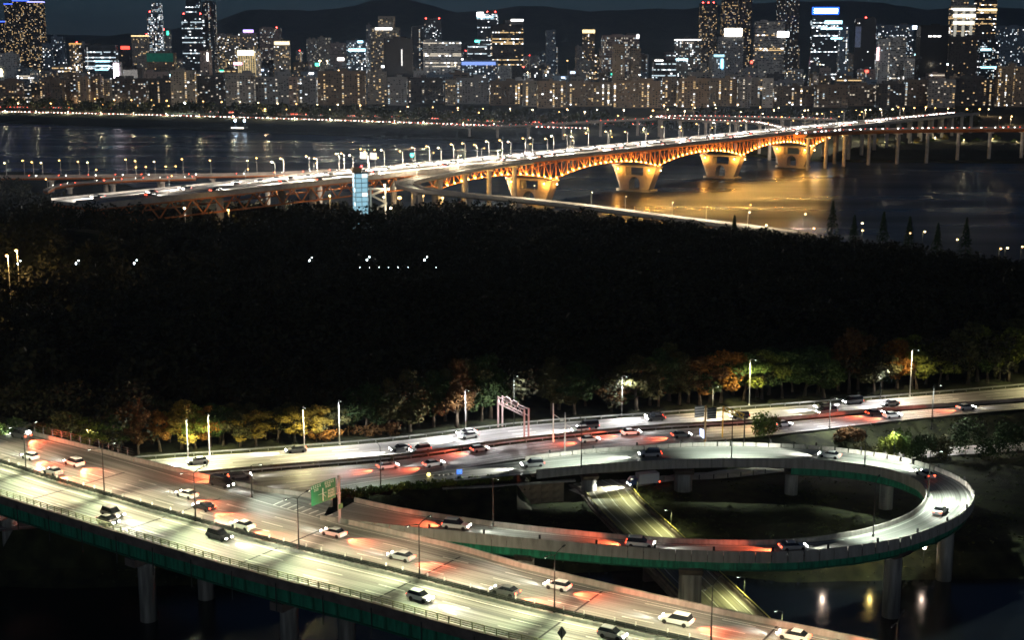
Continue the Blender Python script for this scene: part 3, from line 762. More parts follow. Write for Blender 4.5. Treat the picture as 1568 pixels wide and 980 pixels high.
    q = MB(); q.box((0, 0, 0), hl[3:6]); M['headlight'] = q.mesh('headlight', E_HEAD)
    q = MB(); q.box((0, 0, 0), tl[3:6]); M['tail_light'] = q.mesh('tail_light', E_TAIL)
    return M, wx, wy, hl, tl, r, Lh
VM = {k: car_meshes(k) for k in ('sedan', 'hatchback', 'SUV', 'van', 'bus', 'truck')}
def vehicle(kind, paint, loc, rz, head=30000, tail=40, tilt=5):
    M, wx, wy, hl, tl, r, Lh = VM[kind]
    o = thing(kind.lower() if kind != 'SUV' else 'sport_utility_car', loc, rz, category={'bus': 'bus', 'truck': 'truck', 'van': 'van'}.get(kind, 'car'))
    for nm in ('body', 'cab', 'window_glass'):
        if nm in M:
            b = put(nm, M[nm], o)
            if nm == 'body': b.material_slots[0].link = 'OBJECT'; b.material_slots[0].material = M_PAINT[paint]
    for x in wx:
        for s in (-1, 1): put('wheel', M['wheel'], o, (x, s * wy, r))
    for s in (-1, 1):
        put('headlight', M['headlight'], o, (hl[0], s * hl[1], hl[2])); put('tail_light', M['tail_light'], o, (tl[0], s * tl[1], tl[2]))
    light('SPOT', 'headlight_beam', o, (Lh + .15, 0, .7), head, (1.0, 0.97, 0.88), 0.3, (0, -math.radians(90 - tilt), 0), math.radians(48), 1.0)
    if tail: light('SPOT', 'tail_light_glow', o, (-Lh - .2, 0, .85), tail, (1.0, 0.13, 0.05), 0.3, (0, math.radians(83), 0), math.radians(78), 1.0)
    return o
KINDS_ = ['sedan'] * 5 + ['SUV'] * 3 + ['hatchback'] * 2 + ['van'] * 1
CARS = [0]
def lane_cars(path, road, lane, spacing, rev=False, s0=0.0, vis=(-40, 1620), head=30000, tail=40, extra=None, jitter=0.35, maxn=99):
    T = plen(path); s = s0 + R.uniform(0, spacing); n = 0
    while s < T and n < maxn:
        p, a = along(path, s); u, v = proj(p)
        kind = R.choice(KINDS_); sp = spacing
        if extra and R.random() < extra[1]: kind = R.choice(extra[0]); sp = spacing + 7
        if vis[0] < u < vis[1] and v < 1010:
            paint = R.choice(['white'] * 6 + ['silver'] * 4 + ['grey'] * 2 + ['black'])
            if kind == 'bus': paint = R.choice(['blue', 'red', 'white'])
            o = vehicle(kind, paint, (p[0], p[1], p[2] + 0.012), a + (math.pi if rev else 0), head, tail)
            ranked(o, road + lane, '%s %s, %s of the %s, {n} from left' % (paint if kind != 'truck' else 'white boxed', kind, lane, road), 'vehicles driving on the ' + road)
            CARS[0] += 1; n += 1
        s += sp * R.uniform(1 - jitter, 1 + jitter)
for off, lane, sp in ((2.95, 'median lane', 85), (5.9, 'middle lane', 70), (8.75, 'kerb lane', 95)):
    lane_cars(shift(MED, off), 'bridge near side', lane, sp, head=20000, tail=0, vis=(-60, 1000))
for off, lane, sp in ((-2.95, 'median lane', 46), (-5.9, 'second lane', 52), (-8.9, 'third lane', 44)):
    lane_cars(shift(MED, off), 'bridge far side', lane, sp, rev=True, head=6000, tail=21000, vis=(-60, 1400))
lane_cars([p for p in shift(FARE, 2.4) if -190 < p[0] < -84], 'bridge far side', 'outer lane', 38, rev=True, head=6000, tail=21000)
lane_cars(resample([tuple((a[k] + b[k]) / 2 for k in range(3)) for a, b in zip(resample(RL, plen(RL) / 20), resample(RU, plen(RU) / 20))][5:], 3), 'ramp entry', 'single lane', 30, head=6000, tail=21000)
nL = len(LOOP)
lane_cars(LOOP[4:int(nL * .36)], 'loop near arm', 'single lane', 32, head=9000, tail=21000)
lane_cars(LOOP[int(nL * .36):nL - 14], 'loop far arm', 'single lane', 34, head=50000, tail=0, extra=(['bus'], 0.0))
for t, lane in ((0.18, 'outer lane'), (0.41, 'third lane'), (0.64, 'second lane'), (0.855, 'median lane')):
    lane_cars([p for p in mid1(H1, H2, t)], 'highway tree side', lane, 52, rev=True, head=80000, tail=0, extra=(['truck'], 0.0), vis=(230, 1600))
for t, lane in ((0.15, 'median lane'), (0.37, 'second lane'), (0.59, 'third lane')):
    lane_cars([p for p in mid1(H2b, H3, t)], 'highway loop side', lane, 50, head=6000, tail=21000, extra=(['truck'], 0.03), vis=(330, 1600))
print('near vehicles', CARS[0])
# ------------------------------------------------------------------ trees and shrubs
def leaf_cloud(rs, n, blobs, size, flat=1.0):
    """n leaf-spray quads spread through the given ellipsoids (centre, radii), as vertices and quads"""
    wts = np.array([b[1][0] * b[1][1] * b[1][2] for b in blobs]) ** 0.8; wts /= wts.sum()
    idx = rs.choice(len(blobs), n, p=wts)
    C = np.array([b[0] for b in blobs])[idx]; A = np.array([b[1] for b in blobs])[idx]
    d = rs.normal(size=(n, 3)); d /= np.linalg.norm(d, axis=1)[:, None]
    r = rs.uniform(0.25, 1.0, n) ** 0.45
    P = C + d * A * r[:, None]
    u = rs.normal(size=(n, 3)); u /= np.linalg.norm(u, axis=1)[:, None]
    w_ = np.cross(u, d + 0.4 * rs.normal(size=(n, 3))); w_ /= (np.linalg.norm(w_, axis=1)[:, None] + 1e-6)
    s = size * rs.uniform(0.55, 1.25, n)[:, None]
    a, b = u * s, w_ * s * 0.75
    V = np.stack([P - a - b * .4, P + b, P + a + b * .2, P - b * .9], 1).reshape(-1, 3)
    return V, np.arange(n * 4).reshape(n, 4)
def leaf_mat(name, c1, c2):
    m = mat(name, c1, 0.75, 0.45, 0.9, col2=c2, spec=0.2)
    return m
LEAF = {'green': leaf_mat('leaf_green', (0.045, 0.085, 0.02), (0.09, 0.14, 0.03)), 'dark green': leaf_mat('leaf_dark_green', (0.02, 0.045, 0.015), (0.045, 0.075, 0.022)),
        'yellow': leaf_mat('leaf_yellow', (0.16, 0.12, 0.02), (0.28, 0.20, 0.03)), 'orange': leaf_mat('leaf_orange', (0.17, 0.075, 0.015), (0.30, 0.13, 0.02)),
        'russet': leaf_mat('leaf_russet', (0.075, 0.04, 0.013), (0.13, 0.065, 0.02)), 'yellow green': leaf_mat('leaf_yellow_green', (0.10, 0.13, 0.02), (0.18, 0.20, 0.03)),
        'olive': leaf_mat('leaf_olive', (0.05, 0.055, 0.02), (0.09, 0.085, 0.028))}
M_BARK = mat('bark', (0.09, 0.07, 0.05), 0.9, 0.3, 2)
def np_mesh(name, V, F, m):
    me = bpy.data.meshes.new(name); me.from_pydata(V.tolist(), [], F.tolist())
    if m: me.materials.append(m)
    return me
TREE_PROTO = []
def make_proto(seed, shape):
    rs = np.random.RandomState(seed); rr = random.Random(seed)
    H = 10.0; q = MB(); blobs = []
    lean = rr.uniform(-.5, .5)
    th = 2.3 if shape != 'willow' else 4.0
    q.tube([(0, 0, -0.4), (lean * .3, 0, th * .6), (lean * .6, 0.1, th), (lean, 0.1, H * .72)], [.30, .22, .18, .06], 8)
    for k in range(7):
        a = k * 2.4 + rr.uniform(-.4, .4); z0 = rr.uniform(th * .75, H * .6); ln = rr.uniform(1.8, 3.4) * (0.8 if shape == 'tall' else 1.0)
        e = (lean * .6 + math.cos(a) * ln, math.sin(a) * ln, z0 + rr.uniform(.8, 2.2))
        q.tube([(lean * .5, 0, z0), ((lean * .5 + e[0]) / 2, e[1] / 2, (z0 + e[2]) / 2 + .3), e], [.10, .07, .03], 5)
        blobs.append((e, (rr.uniform(1.1, 1.8), rr.uniform(1.1, 1.8), rr.uniform(0.8, 1.35))))
    for k in range(9):
        a = rr.uniform(0, 6.28); rad = rr.uniform(.2, 2.3) * (0.7 if shape == 'tall' else 1); z = rr.uniform(3.4, 8.8)
        blobs.append(((lean + math.cos(a) * rad, math.sin(a) * rad, z), (rr.uniform(.9, 1.7), rr.uniform(.9, 1.7), rr.uniform(.7, 1.2))))
    blobs.append(((lean, 0, 9.0), (1.2, 1.2, .9)))
    if shape == 'willow':
        blobs = [(b[0], b[1]) for b in blobs] + [((b[0][0] * 1.15, b[0][1] * 1.15, b[0][2] - 1.6), (.6, .6, 1.9)) for b in blobs[:9]]
    tr = q.mesh('trunk', M_BARK, True)
    V, F = leaf_cloud(rs, 4600, blobs, 0.21)
    return tr, np_mesh('crown', V, F, LEAF['green'])
TREE_PROTO = {'round': [make_proto(s, 'round') for s in (1, 2, 3, 4)], 'tall': [make_proto(s, 'tall') for s in (11, 12)], 'willow': [make_proto(21, 'willow')]}
def tree(loc, h, wd, colour, shape, rz):
    tr, cr = R.choice(TREE_PROTO[shape])
    o = thing('tree' if shape != 'willow' else 'willow_tree', loc, rz, category='tree')
    o.scale = (wd, wd, h / 10.0)
    put('trunk', tr, o); c = put('crown', cr, o); c.material_slots[0].link = 'OBJECT'; c.material_slots[0].material = LEAF[colour]
    return o
def hwy_edge(px):
    return np.interp(px, [p[0] for p in HFU], [p[1] for p in HFU])
ROW = [(-12, 70, 'green'), (25, 72, 'dark green'), (62, 60, 'russet'), (98, 75, 'olive'), (140, 62, 'yellow green'), (172, 70, 'green'), (212, 92, 'russet'), (246, 66, 'orange'), (278, 78, 'yellow'), (300, 70, 'yellow green'),
       (322, 66, 'orange'), (342, 60, 'green'), (368, 58, 'olive'), (392, 58, 'yellow'), (425, 56, 'olive'), (452, 58, 'yellow'), (484, 60, 'yellow'), (512, 54, 'olive'), (560, 84, 'dark green'), (596, 90, 'olive'), (628, 100, 'olive'),
       (664, 90, 'dark green'), (700, 110, 'russet'), (738, 104, 'dark green'), (845, 92, 'olive'), (880, 84, 'dark green'), (936, 60, 'russet'), (975, 88, 'olive'), (1008, 92, 'dark green'), (1040, 84, 'olive'), (1072, 78, 'russet'), (1104, 84, 'orange'),
       (1138, 76, 'green'), (1166, 78, 'yellow green'), (1198, 74, 'green'), (1232, 76, 'dark green'), (1262, 72, 'green'), (1300, 104, 'russet'), (1338, 70, 'olive'), (1374, 78, 'orange'), (1404, 70, 'yellow green'), (1438, 72, 'yellow green'), (1482, 100, 'willow'),
       (1512, 72, 'green'), (1544, 86, 'yellow green'), (1575, 84, 'green')]
ROW2 = [(x + R.uniform(10, 22), hp * R.uniform(.75, 1.05), R.choice(['olive', 'olive', 'dark green', 'green', 'yellow green' if (x < 520 or x > 1100) else 'olive', 'yellow' if x < 520 else 'dark green'])) for x, hp, c in ROW]
for ri, (x, hpx, c) in enumerate(ROW + ROW2):
    p = at(x, hwy_edge(x) - (R.uniform(9, 15) if ri < len(ROW) else R.uniform(15, 24)), 8.6); ppm = FPX / (p[1] * CP + 86 * SP)
    sh = 'willow' if c == 'willow' else ('tall' if hpx > 88 else 'round'); col = 'olive' if c == 'willow' else c
    o = tree(p, hpx / ppm, R.uniform(1.0, 1.3) * (hpx / ppm) / 10.0 * (0.95 if hpx > 88 else 1.15), col, sh, R.uniform(0, 6.28))
    ranked(o, 'row tree', ('drooping willow' if c == 'willow' else '%s leaved tree' % col) + ' in the row beside the highway, {n} from the left', 'trees in a row behind the highway')
# hedge-like shrubs at the foot of the row
def shrub(loc, wx, wy, hz, colour, n=900, size=0.24, rz=0.0, name='shrub'):
    rs = np.random.RandomState(R.randint(0, 9999)); bl = []
    for k in range(9): bl.append(((rs.uniform(-wx, wx) * .7, rs.uniform(-wy, wy) * .7, rs.uniform(.35, .8) * hz), (wx * .4, wy * .4, hz * .38)))
    V, F = leaf_cloud(rs, n, bl, size)
    q = MB()
    for k in range(4): q.tube([(0, 0, -.2), (rs.uniform(-wx, wx) * .5, rs.uniform(-wy, wy) * .5, hz * .6)], [.06, .02], 5)
    o = thing(name, loc, rz, category='shrub'); q.build('stem', M_BARK, o); put('foliage', np_mesh('foliage', V, F, LEAF[colour]), o)
    return o
for x, y, wx, hz, c, t in ((560, 668, 5.5, 3.2, 'russet', 'low russet shrub by the road, left of the big dark trees'), (598, 668, 4.0, 3.0, 'russet', 'small russet shrub under the big dark trees'),
                        (500, 676, 4.5, 2.6, 'orange', 'low orange shrub under the yellow trees')):
    shrub(at(x, y, 8.7), wx, 2.0, hz, c)['label'] = t
# right-hand bank by the loop
BANK = [(1178, 688, 4.5, 6.0, 'green', 'broad green bush behind the loop ramp beside the road'), (1362, 692, 2.4, 6.0, 'yellow green', 'bright lit yellow green bush beside the small lamp'), (1384, 694, 2.4, 6.5, 'green', 'pale lit green bush right of the small lamp'),
        (1330, 690, 3.2, 4.0, 'olive', 'olive bush just left of the lit bushes'), (1412, 696, 3.0, 6.2, 'dark green', 'dark bush just right of the lit bushes'), (1300, 680, 4.0, 3.2, 'russet', 'low russet bush left of the lit bushes'),
        (1478, 690, 5.0, 9.5, 'dark green', 'big dark rounded tree-like bush near the right bank path'), (1520, 690, 4.5, 7.0, 'dark green', 'second big dark bush on the right bank'), (1560, 684, 5.0, 8.0, 'dark green', 'dark bush at the right edge of the view'), (1440, 692, 3.0, 5.0, 'olive', 'olive bush between the dark bushes on the right bank')]
for x, y, wx, hz, c, t in BANK:
    p = at(x, y, 6.0); shrub((p[0], p[1], float(ground_z(p[0], p[1]))), wx, wx * .8, hz, c, 1600, 0.26)['label'] = t
pl = at(1361, 690, 6.0); o = street_lamp((pl[0] + .3, pl[1] - 3.2, 4.3), 0, 7.0, 0.8, 1, .2, 3600, (0.9, 1.0, 0.75)); o['label'] = 'small white lamp lighting two bushes behind the loop ramp'
# green scrub on the embankment below the left end of the far arm
for i, x in enumerate((540, 562, 586, 610, 634, 658, 684, 712, 740, 768)):
    p = at(x, np.interp(x, [500, 590, 680, 775], [761, 749, 740, 731]), 8.5); yy = p[1] - 2.6; s = shrub((p[0], yy, float(ground_z(p[0], yy)) - .4), 2.6, 1.5, 2.0, 'green' if i % 3 else 'yellow green', 500, 0.22)
    ranked(s, 'bank scrub', 'low green scrub on the bank below the ramp, {n} from the left', 'scrub on the embankment')
# weeds in the highway median
for i, x in enumerate(range(330, 1120, 52)):
    p = shift(H2, 1.4)[min(range(len(H2)), key=lambda k: abs(proj(H2[k])[0] - x))]
    s = shrub((p[0], p[1], 8.95), 1.6, .5, 1.0, 'olive' if i % 2 else 'russet', 160, 0.16); ranked(s, 'median weed', 'small scrub in the highway median strip, {n} from the left', 'scrub in the highway median')
# the park behind: a dark wood that reads as one mass
def wood(name, spots, m, seed, faces=110, size=0.75, label=None):
    rs = np.random.RandomState(seed); Vs, n0, Fs = [], 0, []
    protos = []
    for k in range(6):
        bl = [((rs.uniform(-2.6, 2.6), rs.uniform(-2.6, 2.6), rs.uniform(3.5, 8.6)), (rs.uniform(1.2, 2.2),) * 3) for _ in range(8)]
        protos.append(leaf_cloud(rs, faces, bl, size))
    for i, (x, y, z, h) in enumerate(spots):
        V, F = protos[i % 6]; a = rs.uniform(0, 6.28); s = h / 9.5
        c, sn = math.cos(a), math.sin(a)
        W = np.stack([(V[:, 0] * c - V[:, 1] * sn) * s * 1.1 + x, (V[:, 0] * sn + V[:, 1] * c) * s * 1.1 + y, V[:, 2] * s + z], 1)
        Vs.append(W); Fs.append(F + n0); n0 += len(V)
    put(name, np_mesh(name, np.concatenate(Vs), np.concatenate(Fs), m), kind='stuff', label=label, category='woodland')
SKYL = ([0, 30, 60, 140, 190, 230, 300, 400, 480, 600, 700, 800, 900, 1000, 1140, 1250, 1400, 1568], [272, 278, 299, 303, 311, 318, 321, 314, 312, 318, 310, 316, 328, 338, 352, 362, 380, 402])
def fits(x, y, z, h):
    u, v = proj((x, y, z + h)); return v > np.interp(u, *SKYL) + R.uniform(-7, 4)
near_spots, spots = [], []
for row in range(46):
    d = 8 + row * 11.0
    for x in np.arange(-420, 480, 8.5):
        xx = x + R.uniform(-3, 3); edge = np.interp(xx, [p[0] for p in H1], [p[1] for p in H1]); yy = edge + d + R.uniform(-4, 4)
        if abs(xx) > yy * 0.40 + 25 or yy > shore_park(xx) - 8: continue
        if row == 0 and R.random() < .55: continue
        h_ = R.uniform(9, 15.5); gz_ = float(ground_z(xx, yy)) - .2
        while h_ > 4 and not fits(xx, yy, gz_, h_): h_ -= 1.5
        if h_ > 5: (spots if row > 2 else near_spots).append((xx, yy, gz_, h_))
for x in np.arange(-420, 480, 6.5):
    yy = float(shore_park(x)) - 10
    if abs(x) < yy * .4 + 20 and fits(x, yy, 6.5, 7): spots.append((x + R.uniform(-2, 2), yy + R.uniform(-3, 4), 6.5, R.uniform(6, 8)))
for px_ in np.arange(-10, 1580, 7):                                   # the ragged far edge of the wood
    v = float(np.interp(px_, *SKYL)) + R.uniform(-6, 6); h_ = R.uniform(9, 15); p = at(px_, v, 8.5 + h_)
    if p[1] < shore_park(p[0]) - 6: spots.append((p[0], p[1], 8.5, h_))
print('wood trees', len(spots))
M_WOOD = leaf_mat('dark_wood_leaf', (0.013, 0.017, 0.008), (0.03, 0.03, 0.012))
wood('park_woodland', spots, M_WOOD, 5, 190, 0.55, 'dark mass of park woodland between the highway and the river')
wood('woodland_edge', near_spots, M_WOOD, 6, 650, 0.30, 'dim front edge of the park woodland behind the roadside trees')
# pointed conifers on the river edge
for x, top, base in ((1276, 308, 350), (1309, 330, 352), (1354, 324, 362), (1394, 332, 366), (1437, 342, 372), (1481, 334, 375), (1125, 330, 345)):
    p = at(x, base + 6, 9); dd = min(p[1], float(shore_park(p[0])) - 16); p = atd(x, top, dd); h = p[2] - float(ground_z(p[0], p[1])) + .2
    rs = np.random.RandomState(int(x)); n = 520; t = rs.uniform(0, 1, n) ** .75; a = rs.uniform(0, 6.28, n); rad = (1 - t) * h * .20 * rs.uniform(.5, 1.05, n) + .1
    P = np.stack([np.cos(a) * rad, np.sin(a) * rad, .12 * h + t * h * .88], 1); s = .55
    dx = np.stack([-np.sin(a), np.cos(a), 0 * a], 1) * s * rs.uniform(.4, 1, n)[:, None]; dn = np.stack([np.cos(a), np.sin(a), -.5 + 0 * a], 1) * s * .9
    V = np.stack([P - dx - dn * .3, P + dx - dn * .3, P + dn, P - dn * .6 + (0, 0, .4)], 1).reshape(-1, 3)
    o = thing('conifer_tree', (p[0], p[1], float(ground_z(p[0], p[1])) - .2), category='tree'); q = MB(); q.tube([(0, 0, -.5), (0, 0, h * .9)], [.3, .05], 6); q.build('trunk', M_BARK, o)
    put('crown', np_mesh('crown', V, np.arange(n * 4).reshape(n, 4), LEAF['dark green']), o)
    ranked(o, 'conifer', 'dark pointed conifer against the river, {n} from the left', 'conifers on the park edge')

# rough grass on the banks around the loop
rs = np.random.RandomState(31); n = 26000
gx, gy = rs.uniform(-75, 165, n), rs.uniform(236, 345, n); gz = ground_z(gx, gy)
keep = (gz > .3) & (gy < yL(gx) - .5) & (rs.uniform(0, 1, n) < np.clip(.25 + .9 * np.sin(gx * .21 + 2 * np.sin(gy * .13)) * np.cos(gy * .19), .1, 1))
for P_, hw_ in ((LOW, 6.2), (PATH, 3.8)):
    A_ = np.array(P_)
    dm = np.min(np.hypot(gx[:, None] - A_[None, :, 0], gy[:, None] - A_[None, :, 1]), axis=1); keep &= dm > hw_
gx, gy, gz = gx[keep], gy[keep], gz[keep]; n = len(gx); a = rs.uniform(0, 6.28, n); hh = rs.uniform(.06, .24, n); ww = rs.uniform(.15, .5, n)
ca, sa = np.cos(a) * ww, np.sin(a) * ww; lx, ly = rs.uniform(-.6, .6, n), rs.uniform(-.6, .6, n)
V = np.stack([np.stack([gx - ca, gy - sa, gz - .15], 1), np.stack([gx + ca, gy + sa, gz - .15], 1), np.stack([gx + ca * .6 + lx, gy + sa * .6 + ly, gz + hh], 1), np.stack([gx - ca * .5 + lx, gy - sa * .5 + ly, gz + hh * .8], 1)], 1).reshape(-1, 3)
put('rough_grass', np_mesh('rough_grass', V, np.arange(n * 4).reshape(n, 4), leaf_mat('grass_blade', (0.03, 0.045, 0.012), (0.075, 0.085, 0.028))), kind='stuff', label='rough grass on the dark banks around the loop ramp', category='grass')
# ------------------------------------------------------------------ river bridge with the lit truss
ZT = 31.6                                                            # deck level
BC, BD = (24.4, 868.0), (0.588, 0.809)                               # a point on the near edge, direction
BN = (BD[1], -BD[0])
def bp(s, off, z): return (BC[0] + BD[0] * s + BN[0] * off, BC[1] + BD[1] * s + BN[1] * off, z)
BRZ = math.atan2(BD[1], BD[0])
def s_at(px, off, z):
    return min(np.arange(-430, 900, 1.0), key=lambda s: abs(proj(bp(s, off, z))[0] - px))
PIERS = [131.0 + 127.5 * k for k in (-1, 0, 1, 2)]
S0, S1, SEND = -338.0, PIERS[-1] + 36, 820.0
rb = thing('river_bridge', (0, 0, 0), label='long truss road bridge lit orange from below, crossing the wide river', category='bridge')
AX = [bp(s, 0, ZT) for s in np.arange(S0, SEND, 12)]
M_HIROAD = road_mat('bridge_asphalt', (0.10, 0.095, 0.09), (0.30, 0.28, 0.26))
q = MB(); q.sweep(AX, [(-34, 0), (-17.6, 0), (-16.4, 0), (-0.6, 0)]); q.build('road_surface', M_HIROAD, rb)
q = MB(); q.sweep(AX, [(-34.4, -0.05), (0, -0.05), (0, -1.5), (-34.4, -1.5)], closed=True); q.build('deck_slab', M_DECKC, rb)
for o in (-34.2, -17.2, -0.35):
    q = MB(); q.sweep(AX, [(o - .2, 0), (o - .2, 0.9), (o + .2, 0.9), (o + .2, 0)], closed=True); q.build('parapet' if o != -17.2 else 'median_kerb', M_DECKC, rb)
mk = MB()
for o, d in ((-4, (8, 10)), (-7.6, (8, 10)), (-11.2, (8, 10)), (-15.6, None), (-19, None), (-22.6, (8, 10)), (-26.2, (8, 10)), (-30, (8, 10)), (-1.4, None), (-33, None)): strip_marks(mk, AX, o, .3, .03, d)
mk.build('lane_marking', M_LANE, rb)
ZC = ZT - 1.9                                                        # top chord
def depth(s):
    if s < PIERS[0] - 112: return 7.0
    t = ((s - PIERS[0]) / 127.5) % 1.0
    return 5.2 + 6.6 * (2 * abs(t - .5)) ** 2.2
E_UP = em('truss_uplight_glow', (1.0, 0.6, 0.18), 30)
def truss(off, near):
    step = 6.375
    s = S0; k = 0; bulk = MB(); last = None
    chord_t = [bp(v, off, ZC) for v in np.arange(S0, S1 + .1, step)]
    chord_b = [bp(v, off, ZC - depth(v)) for v in np.arange(S0, S1 + .1, step)]
    n = len(chord_t)
    for nm, ch in (('top_chord', chord_t), ('bottom_chord', chord_b)):
        q = MB()
        for a, b in zip(ch, ch[1:]): q.bar(a, b, .6, .7)
        q.build(nm, M_TRUSS, rb)
    for i in range(n):
        sv = S0 + i * step
        vis = near and sv > -130
        q = MB() if near else bulk
        if sv > PIERS[0] - 114:
            q.bar(chord_t[i], chord_b[i], .55)
            if near: q.build('truss_post', M_TRUSS, rb); q = MB()
            if i + 1 < n: q.bar(chord_b[i], chord_t[i + 1], .38) if (i % 2) else q.bar(chord_t[i], chord_b[i + 1], .38)
            if near and i + 1 < n: q.build('truss_diagonal', M_TRUSS, rb)
        else:
            if i + 1 < n: (q.bar(chord_b[i], chord_t[i + 1], .5) if i % 2 else q.bar(chord_t[i], chord_b[i + 1], .5))
            if near and i + 1 < n: q.build('truss_diagonal', M_TRUSS, rb)
        if near and sv > PIERS[0] - 114:
            p = bp(sv, off + .55, ZC - depth(sv) + .45)
            u = MB(); u.sphere((0, 0, 0), .34, 0, 6, 4); e = u.build('uplight', E_UP, rb, p)
            light('POINT', 'uplight_glow', e, (0.5 * BN[0], 0.5 * BN[1], .5), 3000, (1.0, 0.56, 0.13), .2)
    if not near: bulk.build('far_truss_bracing', M_TRUSS, rb, kind='stuff')
truss(-1.0, True); truss(-33.0, False)
# cross beams under the deck
q = MB()
for s in np.arange(S0, S1, 6.375): q.bar(bp(s, -1, ZC - .4), bp(s, -33, ZC - .4), .4, .8)
q.build('cross_beams', M_TRUSS, rb, kind='stuff')
# piers
M_PIERC = mat('pale_pier_concrete', (0.46, 0.40, 0.30), 0.85, 0.2, 0.2)
E_PL = em('pier_lamp_glow', (1.0, 0.62, 0.2), 40)
for pi, s in enumerate(PIERS):
    c = bp(s, -17.2, 0); top = ZC - depth(s) - 1.0
    q = MB(); T = 3.6
    def slab(poly):
        """polygon in (across, z) given thickness"""
        n = len(poly); F = [(-T, a, z) for a, z in poly]; B = [(T, a, z) for a, z in poly]
        b = len(q.v); q.v += F + B
        q.f.append(tuple(b + i for i in range(n))); q.m.append(0); q.uv += [(0, 0)] * n
        q.f.append(tuple(b + n + i for i in reversed(range(n)))); q.m.append(0); q.uv += [(0, 0)] * n
        for i in range(n):
            j = (i + 1) % n; q.f.append((b + j, b + i, b + n + i, b + n + j)); q.m.append(0); q.uv += [(0, 0)] * 4
    for sg in (-1, 1):
        slab([(sg * 17.5, top), (sg * 7.0, top), (sg * 6.5, 1.5), (sg * 11.5, 1.5)][::sg])
    arch = [(-6.6, 1.5), (-4.2, 1.5), (-4.2, 6)] + [(4.2 * math.cos(a), 6 + 4.2 * math.sin(a)) for a in np.linspace(math.pi, 0, 9)][1:-1] + [(4.2, 6), (4.2, 1.5), (6.6, 1.5), (6.8, top * .66), (-6.8, top * .66)]
    for a, b in zip(arch[1:-4], arch[2:-3]):
        slab([(a[0], a[1]), (b[0], b[1]), (b[0] * 1.02, top * .66), (a[0] * 1.02, top * .66)][::-1])
    slab([(-6.6, 1.5), (-4.2, 1.5), (-4.3, top * .66), (-6.8, top * .66)]); slab([(4.2, 1.5), (6.6, 1.5), (6.8, top * .66), (4.3, top * .66)])
    pr_ = thing('bridge_pier', (c[0], c[1], 0), BRZ); pr_.parent = rb
    q.build('pier_wall', M_PIERC, pr_)
    u = MB(); u.box((0, 0, .2), (11, 27, 2.6)); u.build('plinth', M_PIERC, pr_)
    u = MB(); u.box((0, 0, top + .45), (8.4, 36, 0.9)); u.build('pier_cap', M_PIERC, pr_)
    for yy, zz in ((12.6, top - 1.4), (-12.6, top - 1.4)):
        u = MB(); u.sphere((0, 0, 0), .4, 0, 6, 4); e = u.build('pier_lamp', E_PL, pr_, (-T - 1.6, yy, zz))
        light('POINT', 'pier_lamp_light', e, (-.6, 0, -.4), 3600, (1.0, 0.40, 0.06), .3)
    u = MB(); u.sphere((0, 0, 0), .4, 0, 6, 4); e = u.build('pier_lamp', E_PL, pr_, (-.5, -19.2, top - 1.6))
    light('POINT', 'pier_lamp_light', e, (0, -.6, -.4), 1700, (1.0, 0.40, 0.06), .3)
# approach columns on the far side
cm = MB(); cm.tube([(0, 0, -2), (0, 0, ZT - 1.5)], 1.7, 12); cme2 = cm.mesh('column', M_DECKC, True)
for s in np.arange(S1 + 22, SEND, 30):
    for off in (-5, -29):
        b = bp(s, off, 0); put('column', cme2, rb, b)
for s in np.arange(S0 + 10, PIERS[0] - 60, 62):
    for off in (-6, -28): put('column', cme2, rb, bp(s, off, 0))

# ------------------------------------------------------------------ other viaducts
VIA = {}
def viaduct(key, pts, hw, label, col_every=28, slab_m=None, top=None, thick=1.6, dz=0.0):
    P = spline(pts, 6); VIA[key] = (P, hw)
    o = thing('viaduct', (0, 0, 0), label=label, category='viaduct')
    q = MB(); q.sweep(P, [(-hw, .02), (hw, .02)]); q.build('road_surface', M_HIROAD, o)
    q = MB(); q.sweep(P, [(-hw - .4, -.05), (hw + .4, -.05), (hw + .4, -.7), (hw * .6, -thick), (-hw * .6, -thick), (-hw - .4, -.7)], closed=True); q.build('deck_slab', slab_m or M_DECKC, o)
    for sg in (-1, 1):
        q = MB(); q.sweep(P, [(sg * hw, 0), (sg * hw, .95), (sg * (hw + .35), .95), (sg * (hw + .35), 0)][::sg], closed=True); q.build('parapet', M_DECKC, o)
    T = plen(P)
    for s in np.arange(col_every / 2, T, col_every):
        p, a = along(P, s); q = MB(); q.tube([(0, 0, -p[2] - 1), (0, 0, -thick)], 1.5, 10); q.build('column', M_DECKC, o, p)
        q = MB(); q.box((0, 0, -thick - .5), (2.6, hw * 1.5, 1.0)); q.build('pier_cap', M_DECKC, o, p, rz=a)
    return o
e1 = bp(s_at(720, 0, ZT), -3, ZT)
viaduct('ramp_c', [bp(s_at(800, 0, ZT), 3.2, ZT - .3), bp(s_at(740, 0, ZT), 4.5, ZT - .5), bp(s_at(680, 0, ZT), 8.5, ZT - 1.2), at(634, 276, 29), at(618, 283, 27.6), at(650, 291, 26), at(720, 299, 23.5), at(800, 306, 20.5), at(900, 317, 17), at(1000, 330, 13.5), at(1080, 340, 11), at(1150, 349, 9.5), at(1240, 362, 8.9)], 4.6, 'curved concrete ramp swinging down from the truss bridge along the wood', 26)
viaduct('left_a', [at(-120, 272, 17), at(75, 271, 18), at(200, 269.5, 18.5), at(330, 268.5, 19), at(420, 266.5, 19.5), at(520, 262, 20)], 6.0, 'straight viaduct behind the left end of the truss bridge', 34, M_TRUSS)
viaduct('left_b', [at(70, 293, 10.5), at(84, 286, 13), at(120, 281, 15), at(165, 277.5, 17), at(215, 274.5, 18), at(300, 272.5, 18.2)], 4.2, 'small curved ramp joining the left viaduct', 30, M_TRUSS)
